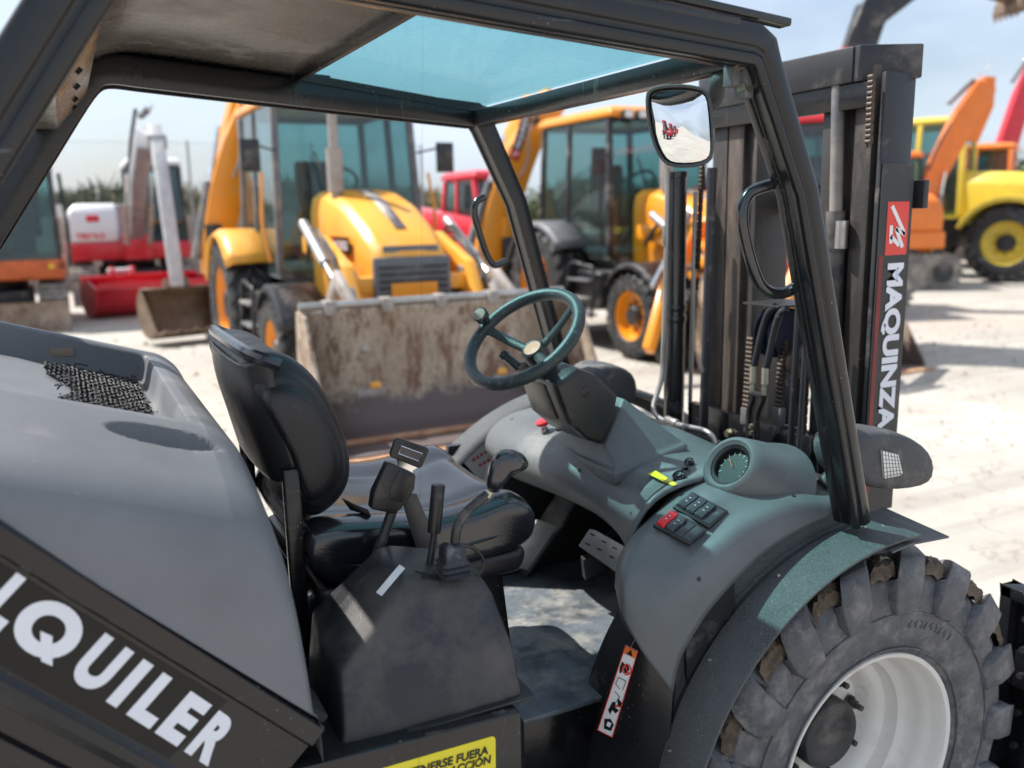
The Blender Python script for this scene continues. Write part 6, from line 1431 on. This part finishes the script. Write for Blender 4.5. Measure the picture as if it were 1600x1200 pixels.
# red ditching bucket lying on the yard
rb = aZ(240, 492, 0)
RB = thing('ditching_bucket', 'large red excavator bucket lying on the ground behind the brown bucket', 'bucket', loc=(rb.x, rb.y + .35, 0), rz=-76)
w_ = 2.05
pr_ = spl([(.55,0,.52),(.42,0,.20),(.10,0,.03),(-.25,0,.05),(-.45,0,.30),(-.42,0,.62)], 5)
b = MB(); b.grid([[Vector((p.x, Y, p.z)) for p in pr_] for Y in (-w_/2, 0, w_/2)]); rbo = b.build('bucket_shell', 'red_paint', RB, solid=.02)
for sgn in (-1, 1): b = MB(); b.prism([Vector((p.x, sgn*w_/2, p.z)) for p in pr_] + [Vector((0,sgn*w_/2,.66))], (0,sgn*.02,0)); b.build('side_plate', 'red_paint', RB)
b = MB(); b.box((.56,0,.56),(.03,w_,.10)); b.build('cutting_edge', 'red_paint', RB, bevel=.004)
b = MB(); b.box((-.40,0,.66),(.10,w_,.08)); b.build('top_tube', 'red_paint', RB, bevel=.01)
for y in (-.55,-.2): b = MB(); b.prism([(-.45,y,.60),(-.15,y,.72),(-.2,y,.86),(-.42,y,.84)], (0,.04,0)); b.build('bucket_ear', 'red_paint', RB)
b = MB(); b.cyl((-.28,-.6,.78),(-.28,-.15,.78),.04,10); b.build('pin', 'machine_white', RB)

# red telehandler between the two backhoes
th = polar(722, 16.5)
TH = thing('telehandler', 'red telehandler with rounded cab, seen behind the left backhoe', 'telehandler', loc=th, rz=-85)
for x in (1.0,-1.2):
    for s_ in (-1, 1): bwheel(TH, x, s_*.85, .55, .38, 'machine_white', s_, 'wheel')
b = MB(); b.box((-.1,0,.85),(3.6,1.2,.55)); b.build('chassis', 'red_paint', TH, bevel=.06)
b = MB(); b.box((1.5,0,1.0),(.5,1.7,.5)); b.build('front_panel', 'red_paint', TH, bevel=.08)
cr = bpy.data.objects.new('cab', None); COL.objects.link(cr); cr.parent = TH; cr.location = (-.1,.45,0)
cab(cr, -.7, .85, .95, 1.15, 2.25, 'red_paint', 'red_paint', taper=.12, lean=.35, post=.09)
beam(TH, [(-1.9,-.45,1.7),(1.6,-.45,1.35),(2.3,-.45,.8)], .3, [.38,.36,.3], 'red_paint', 'telescopic_boom')
b = MB(); b.box((1.77,.25,1.25),(.03,.8,.16)); b.build('name_band', 'letter_white', TH)

# red tractor with front loader frame, glimpsed beside the mast
tr_ = polar(1222, 10.2)
RT = thing('tractor', 'red tractor with loader arms glimpsed between the mast and the front cage post', 'tractor', loc=tr_, rz=-150)
for x, R in ((.95,.42),(-.95,.68)):
    for s_ in (-1, 1): bwheel(RT, x, s_*.75, R, .34, 'lemon_yellow', s_, 'wheel')
b = MB(); b.loft([[Vector((x,-h,.85)),Vector((x,-h,zt_-.1)),Vector((x,-h*.7,zt_)),Vector((x,h*.7,zt_)),Vector((x,h,zt_-.1)),Vector((x,h,.85))] for x, h, zt_ in ((-.3,.40,1.62),(.5,.38,1.58),(1.2,.34,1.46),(1.35,.28,1.34))]); b.build('hood', 'red_paint', RT, bevel=.03)
for s_ in (-1, 1):
    b = MB(); b.box((1.37,s_*.2,1.28),(.03,.16,.10)); b.build('headlight', 'lamp_lens', RT, bevel=.02)
    beam(RT, [(.0,s_*.6,1.5),(1.0,s_*.6,1.45),(1.7,s_*.6,.9),(2.1,s_*.6,.35)], .09, [.16,.2,.2,.14], 'jcb_yellow', 'loader_arm')
    ram(RT, (.5,s_*.6,1.0), (1.5,s_*.6,1.15), .045); ram(RT, (1.0,s_*.66,1.62), (1.9,s_*.66,.95), .04, 'tilt_cylinder')
    beam(RT, [(.1,s_*.5,.6),(.1,s_*.5,1.6)], .12, [.18,.18], 'red_paint', 'loader_post')
b = MB(); b.box((0,0,.62),(2.4,.5,.4)); b.box((1.42,0,.95),(.08,.6,.5)); b.build('chassis', 'machine_black', RT, bevel=.03)
cab(RT, -1.5, -.2, 1.3, 1.1, 2.55, 'machine_black', 'red_paint', post=.06)

# articulated wheel loaders on the right
def wheel_loader(name, label, loc, rz, m_, m2, rimm, s=1.):
    r = thing(name, label, 'wheel loader', loc=loc, rz=rz)
    for x in (1.25,-1.25):
        for sd in (-1, 1): bwheel(r, x*s, sd*.88*s, .64*s, .5*s, rimm, sd, 'wheel')
    b = MB(); b.box((0,0,.8*s),(3.4*s,.8*s,.45*s)); b.build('chassis', 'machine_black', r, bevel=.04)
    b = MB(); b.loft([[Vector((x*s,-h*s,.95*s)),Vector((x*s,-h*s,(zt_-.2)*s)),Vector((x*s,-h*.8*s,zt_*s)),Vector((x*s,h*.8*s,zt_*s)),Vector((x*s,h*s,(zt_-.2)*s)),Vector((x*s,h*s,.95*s))] for x, h, zt_ in ((-.45,.62,1.85),(-1.3,.66,1.80),(-2.2,.62,1.62),(-2.45,.5,1.4))]); b.build('engine_hood', m_, r, bevel=.05)
    for x in (1.25,-1.25):
        for sd in (-1, 1):
            b = MB(); secs = []
            for i in range(11): t = R_(20 + 140*i/10); secs.append([Vector((x*s + .80*s*math.cos(t), sd*.55*s, .64*s + .78*s*math.sin(t))), Vector((x*s + .80*s*math.cos(t), sd*1.16*s, .64*s + .78*s*math.sin(t))), Vector((x*s + .72*s*math.cos(t), sd*1.18*s, .64*s + .68*s*math.sin(t)))])
            b.grid(secs); b.build('fender', m2, r, solid=.03)
    cr = bpy.data.objects.new('cab', None); COL.objects.link(cr); cr.parent = r
    cab(cr, -.45*s, .85*s, 1.25*s, 1.1*s, 2.65*s, m_, m_, post=.09*s, lean=.1)
    for sd in (-1, 1):
        beam(r, [(.95*s,sd*.4*s,1.6*s),(1.9*s,sd*.4*s,1.25*s),(2.6*s,sd*.4*s,.45*s)], .12*s, [.25*s,.35*s,.2*s], m_, 'lift_arm')
    loader_bucket(r, 2.55*s, 2.3*s, .02, .9*s, .8*s)
    return r
lw = aZ(1568, 440, 0)
WL = wheel_loader('wheel_loader', 'yellow wheel loader at the right edge with dark tyres and yellow rims', (lw.x + 1.6*math.cos(R_(118)) + 1.12*math.cos(R_(28)), lw.y + 1.6*math.sin(R_(118)) + 1.12*math.sin(R_(28)), 0), 118, 'lemon_yellow', 'lemon_yellow', 'lemon_yellow', 1.28)
o2 = polar(1545, 26.5)
WL2 = wheel_loader('wheel_loader', 'orange wheel loader with dark framed cab parked behind the yellow loader', o2, 120, 'orange_paint', 'orange_paint', 'jcb_yellow', 1.12)
# excavators whose booms rise above the mast and at the right
def place(px, D): return polar(px, D)
pE = place(1228, 15.0)
E3 = excavator('excavator', 'red excavator behind the mast, dark boom stretched high above it', pE, -20, 1.1, body='red_paint', top='red_paint', boomm='machine_black', stickm='brown_bucket', blade=False, pose=dict(boom=[(1.0,1.6),(.9,3.3),(1.3,4.6),(2.3,5.2)], stick=[(2.1,5.3),(2.9,5.15),(4.2,4.75)], y=.1, ba=95, bw=.6, bs=.55))
beam(E3, [(.95,.1,2.6),(.98,.1,3.6),(1.08,.1,4.05)], .30, [.5,.5,.46], 'red_paint', 'boom_sleeve')
pE = place(1366, 20)
E4 = excavator('excavator', 'orange excavator hidden behind the mast, curved orange arm raised beside it', pE, -30, 1.0, body='orange_paint', top='orange_paint', boomm='orange_paint', blade=False, bucket=False, pose=dict(boom=[(1.0,1.4),(1.25,2.3),(1.7,3.3),(2.1,4.0)], stick=[(2.15,4.15),(2.1,3.6),(1.9,2.9)], y=.1, bh=[.3,.42,.5,.42]))
pE = place(1497, 31)
E5 = excavator('excavator', 'red excavator at the far right, upright red boom with a black arm on top', pE, -25, 1.2, body='red_paint', top='red_paint', boomm='red_paint', stickm='machine_black', blade=False, bucket=False, pose=dict(boom=[(1.1,1.6),(1.4,3.2),(1.8,4.8),(2.1,5.7)], stick=[(2.0,5.9),(3.0,6.45),(4.4,6.5)], y=.1, bh=[.4,.5,.45,.35]))
# machines standing on the other side of the yard, seen in the mirror
for i, (x, y, rz, src, lab) in enumerate(((-15,-4.5,-10,TH,'red telehandler seen in the mirror, nearest of the three'),(-18,-8,-10,TH,'red telehandler in the mirror, middle of the three'),(-22,-12,-10,TH,'red telehandler in the mirror, farthest of the three'))):
    c_ = copy_tree(src); c_.location = (x, y, 0); c_.rotation_euler = (0,0,R_(rz)); c_['label'] = lab; c_['group'] = 'red telehandlers seen in the mirror'
